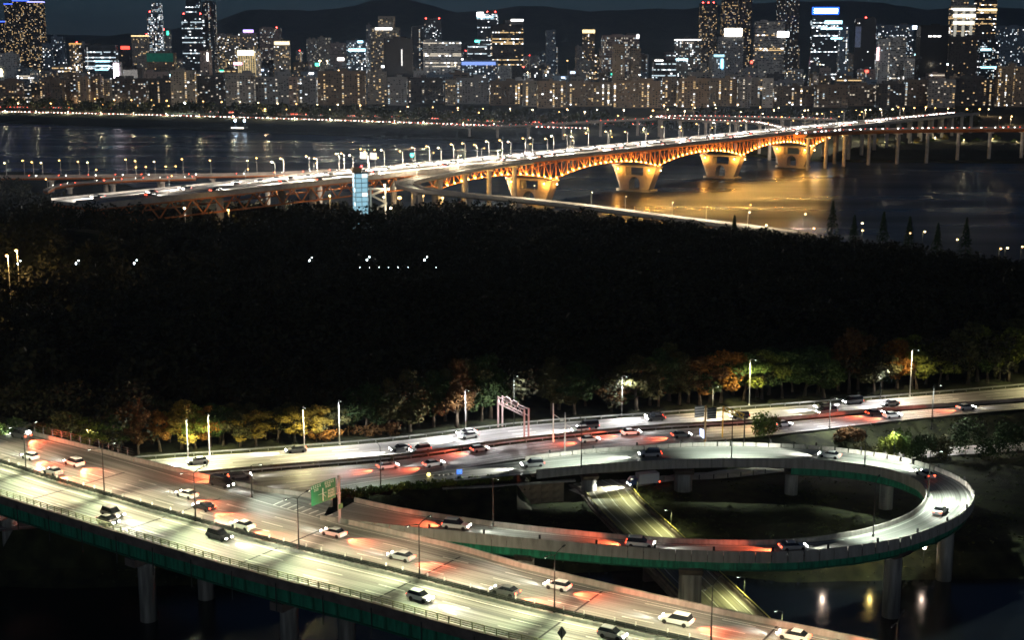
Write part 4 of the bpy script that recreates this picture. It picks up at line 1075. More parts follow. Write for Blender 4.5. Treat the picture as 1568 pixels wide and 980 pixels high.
viaduct('right_a', [bp(s_at(1215, 0, ZT), 6.0, ZT - 1.2), bp(s_at(1246, 0, ZT), 9.0, ZT - 1.3), at(1310, 199.5, 30), at(1400, 197.5, 29.8), at(1500, 196.5, 29.6), at(1600, 196, 29.6), at(1800, 196, 29.6)], 6.2, 'dark viaduct on tall columns leading off the bridge to the right', 30, M_TRUSS, thick=3.0)
viaduct('far_hairpin', [bp(s_at(1205, -34, ZT), -37.5, ZT), at(1160, 187.5, 31), at(1100, 184.8, 30.5), at(1050, 182.6, 30), at(1016, 180.6, 29.5), at(1008, 179.4, 29), at(1016, 178.4, 28.5), at(1060, 178, 27.5), at(1120, 178.8, 26.5), at(1200, 180.4, 25), at(1280, 182.5, 24)], 4.6, 'tight hairpin ramp on the far bank beyond the truss bridge', 40)
viaduct('far_left', [at(1005, 181.2, 26), at(940, 184.2, 24), at(860, 188.6, 21), at(780, 192.5, 17), at(680, 192.6, 14)], 4.8, 'long low viaduct on the far bank left of the hairpin', 40)

# ------------------------------------------------------------------ lift tower with footbridge stairs
tx, ty, _ = atd(552, 300, 690.0)
tw = thing('lift_tower', (tx, ty, 8.5), 0.35, label='glass lift tower lit pale blue beside the truss bridge', category='tower')
E_TG = em('lit_tower_glass', (0.42, 0.78, 0.95), 0.75); E_TG2 = em('bright_tower_glass', (0.75, 0.95, 1.0), 1.8)
q = MB(); q.box((0, 0, 14.6), (6.2, 5.2, 29.0)); q.build('shaft', mat('tower_core', (.2, .24, .27), .5), tw)
pm1 = MB(); pm1.box((0, 0, 0), (2.7, .12, 2.0)); ga, gb_ = pm1.mesh('glass_panel', E_TG), None
pm2 = MB(); pm2.box((0, 0, 0), (2.7, .12, 2.0)); gb_ = pm2.mesh('glass_panel', E_TG2)
for k in range(12):
    for sx in (-1.5, 1.5):
        put('glass_panel', R.choice([ga, ga, ga, gb_]), tw, (sx, -2.7, 2.2 + k * 2.3)); 
    for sx in (-3.18, 3.18):
        for yy in (-1.3, 1.3):
            g = put('glass_panel', R.choice([ga, ga, gb_]), tw, (sx, yy, 2.2 + k * 2.3), rz=math.pi / 2); g.scale = (.9, 1, 1)
for k in range(13):
    q = MB(); q.box((0, 0, 1.0 + k * 2.3), (6.6, 5.7, .22)); q.build('floor_band', M_STEEL, tw)
q = MB(); q.box((-1.6, .8, 30.2), (4.5, 4, 2.4)); q.build('roof_house', mat('roof_house_paint', (.5, .38, .22), .8), tw)
q = MB(); q.sphere((.8, 0, 32.0), .55, 0, 8, 5); q.build('beacon', em('red_beacon', (1, .05, .05), 14), tw)
q = MB()
zig = [(5.5, -.5, 1), (13, -.5, 5.5), (5.5, -.5, 9.5), (13, -.5, 13.5), (5.5, -.5, 17.5), (12, -.5, 20.5), (4, -.5, 20.8)]
for a, b in zip(zig, zig[1:]): q.bar(a, b, 1.8, .9)
for x in (5.2, 12.6): q.bar((x, 0, 0), (x, 0, 21.5), .7)
q.build('stair_flights', mat('white_stair_paint', (.7, .66, .55), .6), tw)
for (x, z) in ((14, 20.5), (12, 22.5), (15, 11), (10, 5)):
    q = MB(); q.sphere((x, -1.2, z), .4, 0, 6, 4); e = q.build('stair_lamp', em('stair_lamp_glow', (1, .85, .6), 40), tw)
    light('POINT', 'stair_lamp_light', e, (x, -3, z), 1400, (1, .85, .6), .3)

# ------------------------------------------------------------------ lit street lamps far away
E_WARM = em('far_lamp_warm', (1.0, 0.52, 0.15), 15, True); E_WHITE = em('far_lamp_white', (1.0, 0.78, 0.42), 16, True); E_COLD = em('far_lamp_cold', (0.8, 0.95, 1.0), 30, True)
E_BIG = em('flood_lamp_white', (0.85, 1.0, 0.85), 60, True)
_fl = {}
def far_lamp(loc, h, kind='warm', r=0.5, rz=0.0, arm=1.6, pm=None, pr=.16):
    k = (round(h, 1), kind, r, arm, pr)
    if k not in _fl:
        q = MB(); q.tube([(0, 0, -.5), (0, 0, h)], [pr, pr * .6], 6); pole = q.mesh('pole', M_POLE_L if (kind != 'cold' and pr > .1) else M_POLE)
        q = MB(); q.tube([(0, 0, h - .1), (0, -arm, h + .3)], pr * .6, 5); a = q.mesh('arm', M_POLE_L if (kind != 'cold' and pr > .1) else M_POLE)
        q = MB(); q.sphere((0, -arm - r, h + .25), r, 0, 6, 4, .6); b = q.mesh('lamp_head', {'warm': E_WARM, 'white': E_WHITE, 'cold': E_COLD, 'big': E_BIG}[kind])
        _fl[k] = (pole, a, b)
    o = thing('street_lamp', loc, rz, category='street lamp')
    for nm, me in zip(('pole', 'arm', 'lamp_head'), _fl[k]): put(nm, me, o)
    return o
# on the truss bridge (far edge), x positions read along the row
for i, x in enumerate((421, 434, 474, 487, 519, 527, 540, 563, 588, 616, 636, 657, 675, 695, 712, 731, 748, 769, 782, 804, 816, 838, 848, 869, 879, 901, 931, 961, 989, 1017, 1045, 1070, 1095, 1118, 1142, 1200, 1232, 1262, 1292, 1322, 1350, 1378)):
    s = s_at(x, -34.0, ZT); p = bp(s, -34.0, ZT)
    o = far_lamp(p, 9.5 if i % 3 else 8.0, 'warm' if i % 4 else 'white', .48, BRZ + math.pi)
    if i % 2 == 0: light('POINT', 'lamp_light', o, (0, -2.6, 8.4), 95000, (1, .84, .66), .5)
    ranked(o, 'truss lamp', 'lit lamp on the truss bridge far edge, {n} from the left', 'lamps along the truss bridge')
for i, s in enumerate(np.arange(-300, 500, 46)):
    o = far_lamp(bp(s, -.9, ZT), 9.5, 'warm', .3, BRZ, pr=.13); ranked(o, 'truss near lamp', 'slim lamp on the truss bridge near edge, {n} from the left', 'lamps along the truss bridge near edge')
def snap_lamp(key, x, side, h, kind, r=.5):
    P, hw = VIA[key]; E = shift(P, side * (hw - .3)); c = min(range(len(E)), key=lambda i: abs(proj(E[i])[0] - x)); p = E[c]
    a = math.atan2(P[min(c + 1, len(P) - 1)][1] - P[max(c - 1, 0)][1], P[min(c + 1, len(P) - 1)][0] - P[max(c - 1, 0)][0])
    return far_lamp(p, h, kind, r, a + (0 if side < 0 else math.pi))
for i, x in enumerate((17, 36, 53, 68, 88, 119, 136, 190, 210, 243, 283, 330, 374, 395)):
    o = snap_lamp('left_a', x, -1, (8.5, 10, 9)[i % 3], 'warm' if i % 3 else 'white'); ranked(o, 'left lamp', 'lit lamp on the straight left viaduct, {n} from the left', 'lamps on the left viaduct')
for i, x in enumerate((79, 142, 203, 227, 260, 270)):
    o = snap_lamp('left_b', x, 1, 7.5, 'warm'); ranked(o, 'left ramp lamp', 'lit lamp on the small left ramp, {n} from the left', 'lamps on the small left ramp')
for i, x in enumerate((640, 700, 760, 820, 904, 960, 1024, 1085, 1140)):
    o = snap_lamp('ramp_c', x, 1, 8, 'white', .22); light('POINT', 'lamp_light', o, (0, -2.2, 7.4), 16000, (1, .86, .6), .4); ranked(o, 'ramp c lamp', 'slim lamp on the curved concrete ramp, {n} from the left', 'lamps on the curved concrete ramp')
for i, x in enumerate((1020, 1060, 1098, 1130, 1165, 1240)):
    o = snap_lamp('far_hairpin', x, -1, 9, 'white', .55); ranked(o, 'hairpin lamp', 'bright lamp on the hairpin ramp, {n} from the left', 'lamps on the hairpin ramp')
# gantry with two panels and a green lamp over the truss bridge
gs = s_at(566, -17, ZT); g = thing('sign_gantry', bp(gs, -17.2, ZT), BRZ, label='gantry with two pale sign panels on the truss bridge', category='sign gantry')
q = MB(); q.tube([(0, 0, 0), (0, 0, 9)], .3, 8); q.build('pole', M_POLE_L, g)
for yy in (-3.6, 3.6):
    q = MB(); q.box((0, yy, 9.2), (.3, 4.6, 3.6)); q.build('sign_panel', em('sign_face', (1, .82, .62), .8), g)
for yy in (-5, 5):
    q = MB(); q.sphere((-.6, yy, 12.6), .35, 0, 6, 4); q.build('sign_lamp', E_WARM, g)
s = s_at(632, -20, ZT); o = thing('signal_lamp', bp(s, -20, ZT), BRZ, label='bright turquoise signal light on a mast over the truss bridge', category='signal')
q = MB(); q.tube([(0, 0, 0), (0, 0, 7.0)], .14, 6); q.build('pole', M_POLE, o)
q = MB(); q.sphere((-.4, 0, 7.2), 1.0, 0, 10, 6); q.build('lens', em('turquoise_signal', (.04, .75, .62), 14), o)
# sodium floods under the bridge end and amber lit foliage at the park edge
for x, y, d, e_, kind in ((612, 303, 742, 9000, 'warm'), (648, 300, 760, 1500, 'warm'), (678, 303, 760, 2500, 'warm'), (505, 300, 690, 2500, 'warm'), (588, 302, 735, 400, 'white'), (283, 319, 640, 900, 'white'), (350, 322, 640, 2500, 'warm'),
                          (12, 392, 470, 16000, 'warm'), (26, 384, 490, 9000, 'warm')):
    p = atd(x, y, d); o = far_lamp((p[0], p[1], 8.5), max(1.2, p[2] - 8.5), kind, .55 if x != 612 else 1.1, 0, .3); light('POINT', 'lamp_light', o, (0, -1.2, max(1.2, p[2] - 8.5) - .2), e_, (1, .6, .2) if kind == 'warm' else (1, .9, .75), .4)
    ranked(o, 'park edge lamp', 'amber flood lamp at the wood edge below the bridge, {n} from the left' if kind == 'warm' else 'white lamp at the wood edge below the bridge, {n} from the left', 'lamps at the wood edge')
for x, y in ((1173, 345), (1246, 350), (1320, 353), (1392, 357), (1413, 355), (1466, 367), (1530, 381), (1539, 380), (1231, 328), (1321, 342), (1150, 314), (1564, 378)):
    p = at(x, y, 13.5); gz_ = float(ground_z(p[0], p[1])); o = far_lamp((p[0], p[1], max(gz_, -.5)), 13.5 - max(gz_, -.5), 'white' if x % 2 else 'warm', .42, R.uniform(-.6, .6), .8, pr=.1); light('POINT', 'lamp_light', o, (0, -1.6, 13.3 - max(gz_, -.5)), 1500, (1, .8, .5), .3)
    ranked(o, 'river walk lamp', 'lit lamp on the riverside walk by the conifers, {n} from the left', 'lamps on the riverside walk')
# paired court lamps in the dark park
for x, y in ((32, 400), (121, 399.5), (210, 399), (478, 395), (566, 394), (654, 394)):
    p = at(x, y, 24.5); o = far_lamp((p[0], p[1], 8.5), 16, 'cold', .20, 0, .4, pr=.09); q = MB(); q.sphere((-.9, -.6, 15.2), .20, 0, 8, 5, 1.5); q.build('lamp_head', E_COLD, o)
    ranked(o, 'court lamp', 'tall mast with cold white lamps in the dark park, {n} from the left', 'tall lamps in the dark park')
for x in (551, 566, 581, 595, 610, 625, 668):
    p = at(x, 410, 23.0); o = far_lamp((p[0], p[1], 8.5), 14.5, 'cold', .10, 0, .3, pr=.05); ranked(o, 'park dots', 'tiny low lamp in the dark park, {n} from the left', 'tiny lamps in the dark park')

# ------------------------------------------------------------------ traffic on the truss bridge and beyond
E_FHEAD = em('far_headlamp', (1.0, 0.93, 0.82), 16); E_FTAIL = em('far_tail_lamp', (1.0, 0.09, 0.04), 16)
def far_car_mesh(paint, scale=1.0):
    q = MB(); side_extrude(q, [(-2.2, .3, .88), (-2.25, .9, .86), (-1.9, .95, .85), (1.0, .93, .85), (2.1, .75, .82), (2.2, .3, .82)], 0)
    q.hull8([(-1.9, -.8, .92), (1.0, -.8, .92), (1.0, .8, .92), (-1.9, .8, .92), (-1.2, -.62, 1.45), (.3, -.62, 1.45), (.3, .62, 1.45), (-1.2, .62, 1.45)], 1)
    for s in (-1, 1): q.box((2.22, s * .58, .68), (.1, .42, .26), mi=2); q.box((-2.26, s * .6, .82), (.1, .4, .24), mi=3)
    return q.mesh('car', [M_PAINT[paint], M_GLASS, E_FHEAD, E_FTAIL])
FC = {p: far_car_mesh(p) for p in ('white', 'silver', 'black', 'grey')}
def far_lane(road, lane, path, spacing, rev, head):
    T = plen(path); s = R.uniform(0, spacing)
    while s < T:
        p, a = along(path, s); u, v = proj(p)
        if -10 < u < 1580:
            paint = R.choice(['white', 'white', 'silver', 'black', 'grey'])
            o = put('car', FC[paint], None, (p[0], p[1], p[2] + .03), a + (math.pi if rev else 0), category='car')
            ranked(o, road + lane, '%s car, %s of the %s, {n} from left' % (paint, lane, road), 'cars on the ' + road); CARS[0] += 1
            if head: light('SPOT', 'headlight_beam', o, (2.4, 0, .7), head, (1, .93, .82), .3, (0, -math.radians(85), 0), math.radians(55), 1.0)
        s += spacing * R.uniform(.6, 1.4)
LA = lambda o: [bp(s, o, ZT) for s in np.arange(-330, 560, 20)]
for o, nm, sp in ((-20.8, 'median lane', 30), (-24.4, 'second lane', 36), (-28.1, 'third lane', 42)): far_lane('truss bridge far side', nm, LA(o), sp, True, 140000)
for o, nm, sp in ((-13.4, 'median lane', 70), (-9.4, 'second lane', 80), (-5.8, 'third lane', 90)): far_lane('truss bridge near side', nm, LA(o), sp, False, 60000)
print('vehicles', CARS[0])
STUFF_TRAFFIC = MB()
def traffic_line(path, spacing, rev, size=1.0):
    T = plen(path); s = R.uniform(0, spacing)
    while s < T:
        p, a = along(path, s); a += math.pi if rev else 0; c, sn = math.cos(a), math.sin(a)
        def w(x, y, z): return (p[0] + x * c - y * sn, p[1] + x * sn + y * c, p[2] + z)
        for x0, x1, y0, y1, z0, z1, mi in ((-2.2, 2.2, -.86, .86, .3, .95, 0), (-1.6, .7, -.7, .7, .95, 1.45, 0), (2.2, 2.35, -.8, .8, .5, .95, 1), (-2.35, -2.2, -.8, .8, .65, 1.05, 2)):
            STUFF_TRAFFIC.hull8([w(x0, y0, z0), w(x1, y0, z0), w(x1, y1, z0), w(x0, y1, z0), w(x0, y0, z1), w(x1, y0, z1), w(x1, y1, z1), w(x0, y1, z1)], mi)
        s += spacing * R.uniform(.5, 1.5)
for k, (P, hw) in VIA.items():
    if k in ('ramp_c',): continue
    traffic_line(shift(P, -hw * .4, .03), {'far_hairpin': 7.5, 'left_a': 22, 'left_b': 14}.get(k, 11), k in ('far_left', 'far_hairpin', 'left_b', 'right_a'))
for o in (-24, -20.5): traffic_line([bp(s, o, ZT + .03) for s in (560, 800)], 9, True)
# ------------------------------------------------------------------ far bank: roads, trees, lamps
WL = spline([at(-80, 169.5, 8.9), at(0, 171, 8.9), at(200, 175.5, 8.9), at(400, 181, 8.9), at(530, 185, 8.9), at(800, 194, 8.9), at(900, 197, 8.9)], 15)
RLn = spline([at(-80, 162.5, 11), at(0, 164, 11), at(200, 167, 11), at(400, 174, 11), at(600, 179.5, 11), at(800, 187, 11), at(1000, 191, 11)], 15)
for P in (WL, RLn):
    q = MB(); q.sweep(P, [(-8, .1), (8, .1), (8, -3), (-8, -3)], closed=True); q.build('riverside_road', M_HWY, kind='structure')
traffic_line(shift(WL, 3, .15), 6.5, False); traffic_line(shift(WL, -1, .15), 9, False)
traffic_line(shift(RLn, 3, .15), 6.5, True); traffic_line(shift(RLn, -2, .15), 7, True)
STUFF_TRAFFIC.build('far_traffic', [M_PAINT['grey'], E_FHEAD, E_FTAIL], kind='stuff', label='distant streams of cars on the riverside roads and far ramps', category='traffic')
sp = []
for d0, step in ((95, 10), (125, 11), (160, 13)):
    for x in np.arange(-1100, 560, step):
        yb = float(far_y(x)) + d0 + R.uniform(-8, 8) + (40 if x < 230 else 330)
        u, v = proj((x, yb, 10))
        if -40 < u < 1620 and R.random() < .8: sp.append((x + R.uniform(-3, 3), yb, 9.5, R.uniform(10, 21)))
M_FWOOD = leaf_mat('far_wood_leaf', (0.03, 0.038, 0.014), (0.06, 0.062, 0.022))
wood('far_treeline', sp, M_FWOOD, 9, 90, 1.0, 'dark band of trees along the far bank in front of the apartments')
TOPROW = [(17, 150), (43, 150), (68, 151), (95, 151), (121, 151), (146, 151), (175, 153), (202, 153), (232, 153), (256, 154), (311, 155), (339, 156), (368, 156), (396, 157), (425, 158), (454, 159), (486, 160), (517, 160), (551, 161), (588, 162), (625, 163), (663, 164), (701, 165), (740, 166), (781, 166)]
LOWROW = [(29, 158), (50, 158), (78, 158), (105, 159), (130, 159), (157, 160), (184, 161), (212, 161), (237, 161), (258, 162), (406, 167), (438, 167), (472, 167), (505, 168), (540, 168), (577, 170), (613, 170), (653, 171), (693, 171), (732, 172), (775, 173)]
RIGHTROW = [(816, 168), (857, 171), (896, 171), (946, 177), (869, 167), (914, 168), (955, 168), (1000, 169), (1017, 161), (1034, 160), (1060, 160), (1095, 160), (1130, 160), (1163, 164), (1048, 170), (997, 178), (1185, 168), (1192, 165), (1227, 175), (1232, 169), (1250, 174), (1272, 171), (1292, 170), (1311, 169),
            (1325, 168), (1333, 168), (1348, 168), (1367, 167), (1383, 166), (1400, 165), (1417, 164), (1431, 165), (1451, 166), (1461, 166), (1480, 167), (1500, 167), (1513, 167), (1530, 180), (1548, 178)]
for key, row, txt in (('top row', TOPROW, 'lit lamp in the upper row along the far riverside road, {n} from the left'), ('low row', LOWROW, 'lit lamp in the lower row along the far riverside road, {n} from the left'), ('right row', RIGHTROW, 'lit lamp behind the truss bridge on the far bank, {n} from the left')):
    for i, (x, y) in enumerate(row):
        z = 21.0; p = at(x, y, z); o = far_lamp((p[0], p[1], 9.0), 12.0, 'warm' if R.random() < .62 else 'white', R.choice([.8, .95, 1.15]), R.uniform(-.4, .4), .8, pr=.2)
        if i % 2 == 0: light('POINT', 'lamp_light', o, (0, -2.4, 11.2), 11000, (1, .68, .36), .5)
        ranked(o, key, txt, 'street lamps on the far bank')
for i, x in enumerate(range(14, 800, 50)):
    c = min(range(len(WL)), key=lambda k: abs(proj(WL[k])[0] - x)); p = shift(WL, 12)[c]
    o = far_lamp((p[0], p[1], 6.0), 6.0, 'white', .35, 0, .5); light('POINT', 'lamp_light', o, (0, -1.4, 5.2), 14000, (1, .92, .55), .5)
    ranked(o, 'bank lamp', 'small lamp on the far grass bank by the water, {n} from the left', 'small lamps on the far grass bank')
p = at(283, 158, 24); o = far_lamp((p[0], p[1], 9), 15, 'big', 2.0, 0, .5, pr=.3); o['label'] = 'very bright greenish white flood lamp on the far left bank'; light('POINT', 'lamp_light', o, (0, -4, 14), 60000, (.85, 1, .8), 1)
# lamps, columns of trees and lit ground under the right-hand viaduct
for i, (x, y) in enumerate(((1318, 212), (1355, 216), (1392, 214), (1432, 210), (1476, 214), (1520, 212), (1556, 214), (1290, 208), (900, 196), (875, 200), (935, 200), (985, 198))):
    p = at(x, y, 11.5); o = far_lamp((p[0], p[1], 5.0), 6.5, 'warm' if i % 3 else 'white', .3, 0, .5); light('POINT', 'lamp_light', o, (0, -1.4, 6), 5200, (1, .82, .45), .5)
    ranked(o, 'under viaduct lamp', 'low lamp on the ground under the far viaducts, {n} from the left', 'low lamps under the far viaducts')
for i, (x, y) in enumerate(((1405, 226), (1424, 224), (1446, 222), (1470, 224), (1496, 224), (1524, 222), (1552, 226), (1378, 228), (1340, 226))):
    p = at(x, y, 4.0); o = tree((p[0], p[1], 3.8), R.uniform(8, 12), R.uniform(.9, 1.3), R.choice(['yellow green', 'green', 'olive', 'yellow']), 'round', R.uniform(0, 6)); ranked(o, 'far bank tree', 'small tree under the right viaduct, {n} from the left', 'trees under the right viaduct')
# excursion boat at the far bank
p = at(368, 200, 0.2); bo = thing('river_boat', p, -0.45, label='moored river boat with two cold flood lamps at the far bank', category='boat')
q = MB(); q.hull8([(-14, -3.5, -.4), (13, -3.2, -.4), (13, 3.2, -.4), (-14, 3.5, -.4), (-15, -4, 2), (17, -1.5, 2.4), (17, 1.5, 2.4), (-15, 4, 2)]); q.build('hull', mat('boat_hull', (.12, .13, .15), .5), bo)
q = MB(); q.box((-2, 0, 3.6), (22, 6, 3.0)); q.build('cabin', mat('boat_cabin', (.6, .6, .62), .5), bo)
for k in range(6): q = MB(); q.box((-10 + k * 3.2, -3.05, 3.6), (2.2, .1, 1.2)); q.build('window', em('boat_window_glow', (1, .85, .65), 6), bo)
for x in (-7, 7):
    q = MB(); q.tube([(x, 0, 5), (x, 0, 12.5)], .15, 6); q.build('mast', M_POLE_L, bo); q = MB(); q.sphere((x, -.4, 12.7), 1.3, 0, 8, 5); q.build('flood_lamp', em('boat_flood', (.55, .75, 1.0), 40, True), bo)

# ------------------------------------------------------------------ the city
WMAT = [em('window_warm', (1.0, 0.66, 0.30), 1.2), em('window_soft_white', (1.0, 0.86, 0.66), 1.0), em('window_cool', (0.72, 0.90, 1.0), 1.2), em('window_dim', (0.9, 0.62, 0.35), 0.15), mat('dark_pane', (0.02, 0.025, 0.03), 0.15, spec=0.5), em('window_bright', (0.95, 0.98, 1.0), 4.0)]
WALLS = {'beige': (0.36, 0.33, 0.29), 'grey': (0.30, 0.30, 0.31), 'brown': (0.20, 0.155, 0.12), 'white': (0.55, 0.55, 0.55), 'dark glass': (0.035, 0.045, 0.06), 'black': (0.015, 0.015, 0.02), 'blue grey': (0.16, 0.21, 0.27), 'tan': (0.34, 0.26, 0.19), 'dark brown': (0.07, 0.062, 0.062), 'pink grey': (0.36, 0.28, 0.26)}
M_WL = {k: mat('facade_' + k.replace(' ', '_'), v, 0.8 if 'glass' not in k and k != 'black' else 0.25, 0.12, 0.05) for k, v in WALLS.items()}
M_ROOF = mat('roof_felt', (0.10, 0.10, 0.10), 0.9)
E_BEACON = em('roof_beacon', (1.0, 0.05, 0.04), 30)
PAL = {'warm': (0, 0, 0, 1, 3), 'white': (1, 1, 2, 3), 'cool': (2, 2, 5, 1), 'mixed': (0, 1, 1, 2, 3), 'gold': (0, 0, 0, 1, 5)}
def windows(q, W, D, H, pattern, lit, pal, rr, fl=3.3, bay=3.6, z0=3.0):
    """window panes on the front and both side faces"""
    lit = lit * .62
    nf = max(1, int((H - z0 - 1.0) / fl)); pl = PAL[pal]
    for face in ('f', 'l', 'r'):
        L = W if face == 'f' else D; nb = max(1, int(L / bay)); bw = L / nb
        stair = set(rr.sample(range(nb), max(1, nb // 5))) if nb > 2 else {0}
        for j in range(nf):
            z = z0 + j * fl + fl * .5; row_on = rr.random() < .22
            for i in range(nb):
                if pattern == 'scatter': on = rr.random() < lit
                elif pattern == 'stairs': on = (i in stair and rr.random() < .75) or rr.random() < lit * .3
                elif pattern == 'rows': on = row_on and rr.random() < .85 or rr.random() < lit * .15
                else: on = rr.random() < lit
                if not on and rr.random() < (.55 if pattern != 'grid' else .2): continue
                mi = rr.choice(pl) if on else 4
                if pattern == 'rows' and row_on and on: mi = pl[0] if rr.random() < .8 else 5
                hw, hh = bw * (.47 if pattern == 'rows' else rr.uniform(.2, .34)), fl * (.26 if pattern != 'rows' else .26)
                u = -L / 2 + (i + .5) * bw; e = .12
                if face == 'f': pts = [(u - hw, -D / 2 - e, z - hh), (u + hw, -D / 2 - e, z - hh), (u + hw, -D / 2 - e, z + hh), (u - hw, -D / 2 - e, z + hh)]
                elif face == 'r': pts = [(W / 2 + e, u - hw, z - hh), (W / 2 + e, u + hw, z - hh), (W / 2 + e, u + hw, z + hh), (W / 2 + e, u - hw, z + hh)]
                else: pts = [(-W / 2 - e, u + hw, z - hh), (-W / 2 - e, u - hw, z - hh), (-W / 2 - e, u - hw, z + hh), (-W / 2 - e, u + hw, z + hh)]
                q.face(pts, mi)
def building(x0, x1, yt, dist, wall, pattern='scatter', lit=.25, pal='mixed', D=None, rz=None, label=None, key=None, extra=(), group=None, floors=False, gz=None, bay=3.0, fl=3.2):
    rr = random.Random(int(x0 * 31 + yt * 7 + dist)); a, b = atd(x0, yt, dist), atd(x1, yt, dist)
    gz = (11 + (dist - 2000) * .0025) if gz is None else gz
    W, H = b[0] - a[0], a[2] - gz; D = D or min(W, rr.uniform(14, 26)); rz = rr.uniform(-.18, .18) if rz is None else rz
    o = thing('building', ((a[0] + b[0]) / 2, dist, gz), rz, label, 'building', group)
    q = MB(); q.box((0, 0, H / 2 - 1), (W, D, H + 2))
    q.box((0, 0, H + .45), (W * .985, D * .985, .9))
    if floors:
        for j in range(int(H / fl)): q.box((0, -D / 2 - .25, 2.8 + j * fl), (W * .96, .5, .3))
        for i in range(1, max(2, int(W / 24))): q.box((-W / 2 + i * W / max(2, int(W / 24)), -D / 2 - .4, H / 2), (.7, .8, H))
    q.build('wall', M_WL[wall], o)
    q = MB(); windows(q, W, D, H, pattern, lit, pal, rr, fl, bay)
    if q.f: q.build('window_panes', WMAT, o, kind='stuff')
    for k in range(rr.randint(1, 3)):
        q = MB(); w_, h_ = rr.uniform(.12, .3) * W, rr.uniform(2, 4.5); q.box((rr.uniform(-.32, .32) * W, rr.uniform(-.2, .2) * D, H + .9 + h_ / 2), (w_, D * .35, h_)); q.build('roof_house', M_WL[wall] if rr.random() < .6 else M_ROOF, o)
    for e in extra:
        kind = e[0]
        if kind == 'beacon':
            for fx in e[1:]:
                q = MB(); q.sphere((fx * W, -D * .3, H + 2.2), 1.3, 0, 8, 5); q.build('beacon', E_BEACON, o); q = MB(); q.tube([(fx * W, -D * .3, H + .5), (fx * W, -D * .3, H + 1.6)], .2, 5); q.build('mast', M_POLE, o)
        elif kind == 'sign':   # ('sign', px0, px1, py0, py1, colour, strength)
            _, s0, s1, t0, t1, c, st = e; A, B = atd(s0, t0, dist), atd(s1, t1, dist)
            q = MB(); q.box(((A[0] + B[0]) / 2 - o.location[0], -D / 2 - .9, (A[2] + B[2]) / 2 - gz), (B[0] - A[0], .6, A[2] - B[2])); q.build('cladding_panel', mat('cladding_%d_%d_%d' % (c[0] * 99, c[1] * 99, c[2] * 99), c, .8, .2, .2), o) if st < .5 else q.build('lit_sign', em('sign_%d_%d_%d_%g' % (c[0] * 99, c[1] * 99, c[2] * 99, st), c, st), o)
        elif kind == 'crown':  # lit strip round the roof edge
            _, c, st = e; q = MB()
            q.box((0, -D / 2 - .2, H - .6), (W + .4, .4, 1.8)); q.box((W / 2 + .2, 0, H - .6), (.4, D, 1.8)); q.build('lit_roof_edge', em('crown_%d_%d_%d_%g' % (c[0] * 99, c[1] * 99, c[2] * 99, st), c, st), o)
        elif kind == 'fins':
            _, n, c, st = e; q = MB()
            for i in range(n): q.box((-W / 2 + (i + .5) * W / n, -D / 2 - .4, H / 2), (W / n * .35, .6, H * .92))
            q.build('lit_fins', em('fins_%d_%d_%d_%g' % (c[0] * 99, c[1] * 99, c[2] * 99, st), c, st), o)
        elif kind == 'step':   # narrower upper part ('step', px0, px1, ytop)
            _, s0, s1, t0 = e; A, B = atd(s0, t0, dist), atd(s1, t0, dist); w2 = B[0] - A[0]; h2 = A[2] - gz - H; cx = (A[0] + B[0]) / 2 - o.location[0]
            q = MB(); q.box((cx, 0, H + h2 / 2), (w2, D * .8, h2)); q.build('upper_storeys', M_WL[wall], o)
            q = MB(); windows(q, w2, D * .8, h2, pattern, lit, pal, rr, fl, bay, 1.0); q.v = [(v[0] + cx, v[1], v[2] + H) for v in q.v]
            if q.f: q.build('window_panes', WMAT, o, kind='stuff')
    return o
BLUE, WHT, RED, CYAN, PINK, GOLD, AMB, GRN = (.05, .12, 1.0), (1, .97, .92), (1, .08, .05), (.45, .85, 1), (1, .45, .75), (1, .75, .35), (1, .55, .15), (.05, .7, .45)
# left cluster
B = building
B(-14, 7, 32, 3300, 'dark brown', 'scatter', .25, 'warm', label='dark residential tower with blue rim at the left edge', extra=(('crown', BLUE, 4),))
B(8, 20, 5, 3250, 'dark brown', 'scatter', .32, 'warm', label='narrow dark tower with blue rim, leftmost of the tall trio', extra=(('crown', BLUE, 4),))
B(21, 42, 0, 3240, 'dark brown', 'scatter', .4, 'warm', label='tall dark tower with warm windows, middle of the blue-rimmed trio', extra=(('crown', BLUE, 4),))
B(44, 66, 2, 3220, 'dark brown', 'scatter', .42, 'warm', label='tall dark tower with warm windows, right of the blue-rimmed trio', extra=(('crown', (.3, .3, 1), 5),))
B(66, 80, 67, 2900, 'blue grey', 'scatter', .2, 'cool', label='pale blue grey apartment block beside the dark blue-rimmed towers')
B(80, 98, 56, 2950, 'blue grey', 'scatter', .14, 'cool', label='taller blue grey apartment slab right of the blue-rimmed towers')
B(108, 122, 66, 2800, 'tan', 'scatter', .6, 'gold', label='small tan block with crowded golden windows', extra=(('crown', AMB, 1.5), ('beacon', .3)))
B(122, 134, 66, 2850, 'grey', 'scatter', .15, 'white', label='plain grey block behind the golden-windowed block')
B(132, 178, 69, 2600, 'dark glass', 'rows', .2, 'cool', label='dark glass office with white lit floors and lit left edge', extra=(('sign', 136, 138, 72, 110, WHT, 2.2), ('sign', 148, 170, 92, 94.5, CYAN, 3), ('sign', 149, 170, 99, 101, CYAN, 3), ('sign', 148, 168, 105, 107, CYAN, 2.5)))
B(180, 200, 82, 2700, 'dark brown', 'scatter', .1, 'warm', label='dark block topped by a red neon sign', extra=(('sign', 187, 201, 70, 75, RED, 3),))
B(202, 227, 54, 3000, 'beige', 'scatter', .3, 'warm', label='beige building with amber lit roof edge', extra=(('crown', GOLD, 2.5), ('beacon', .4)))
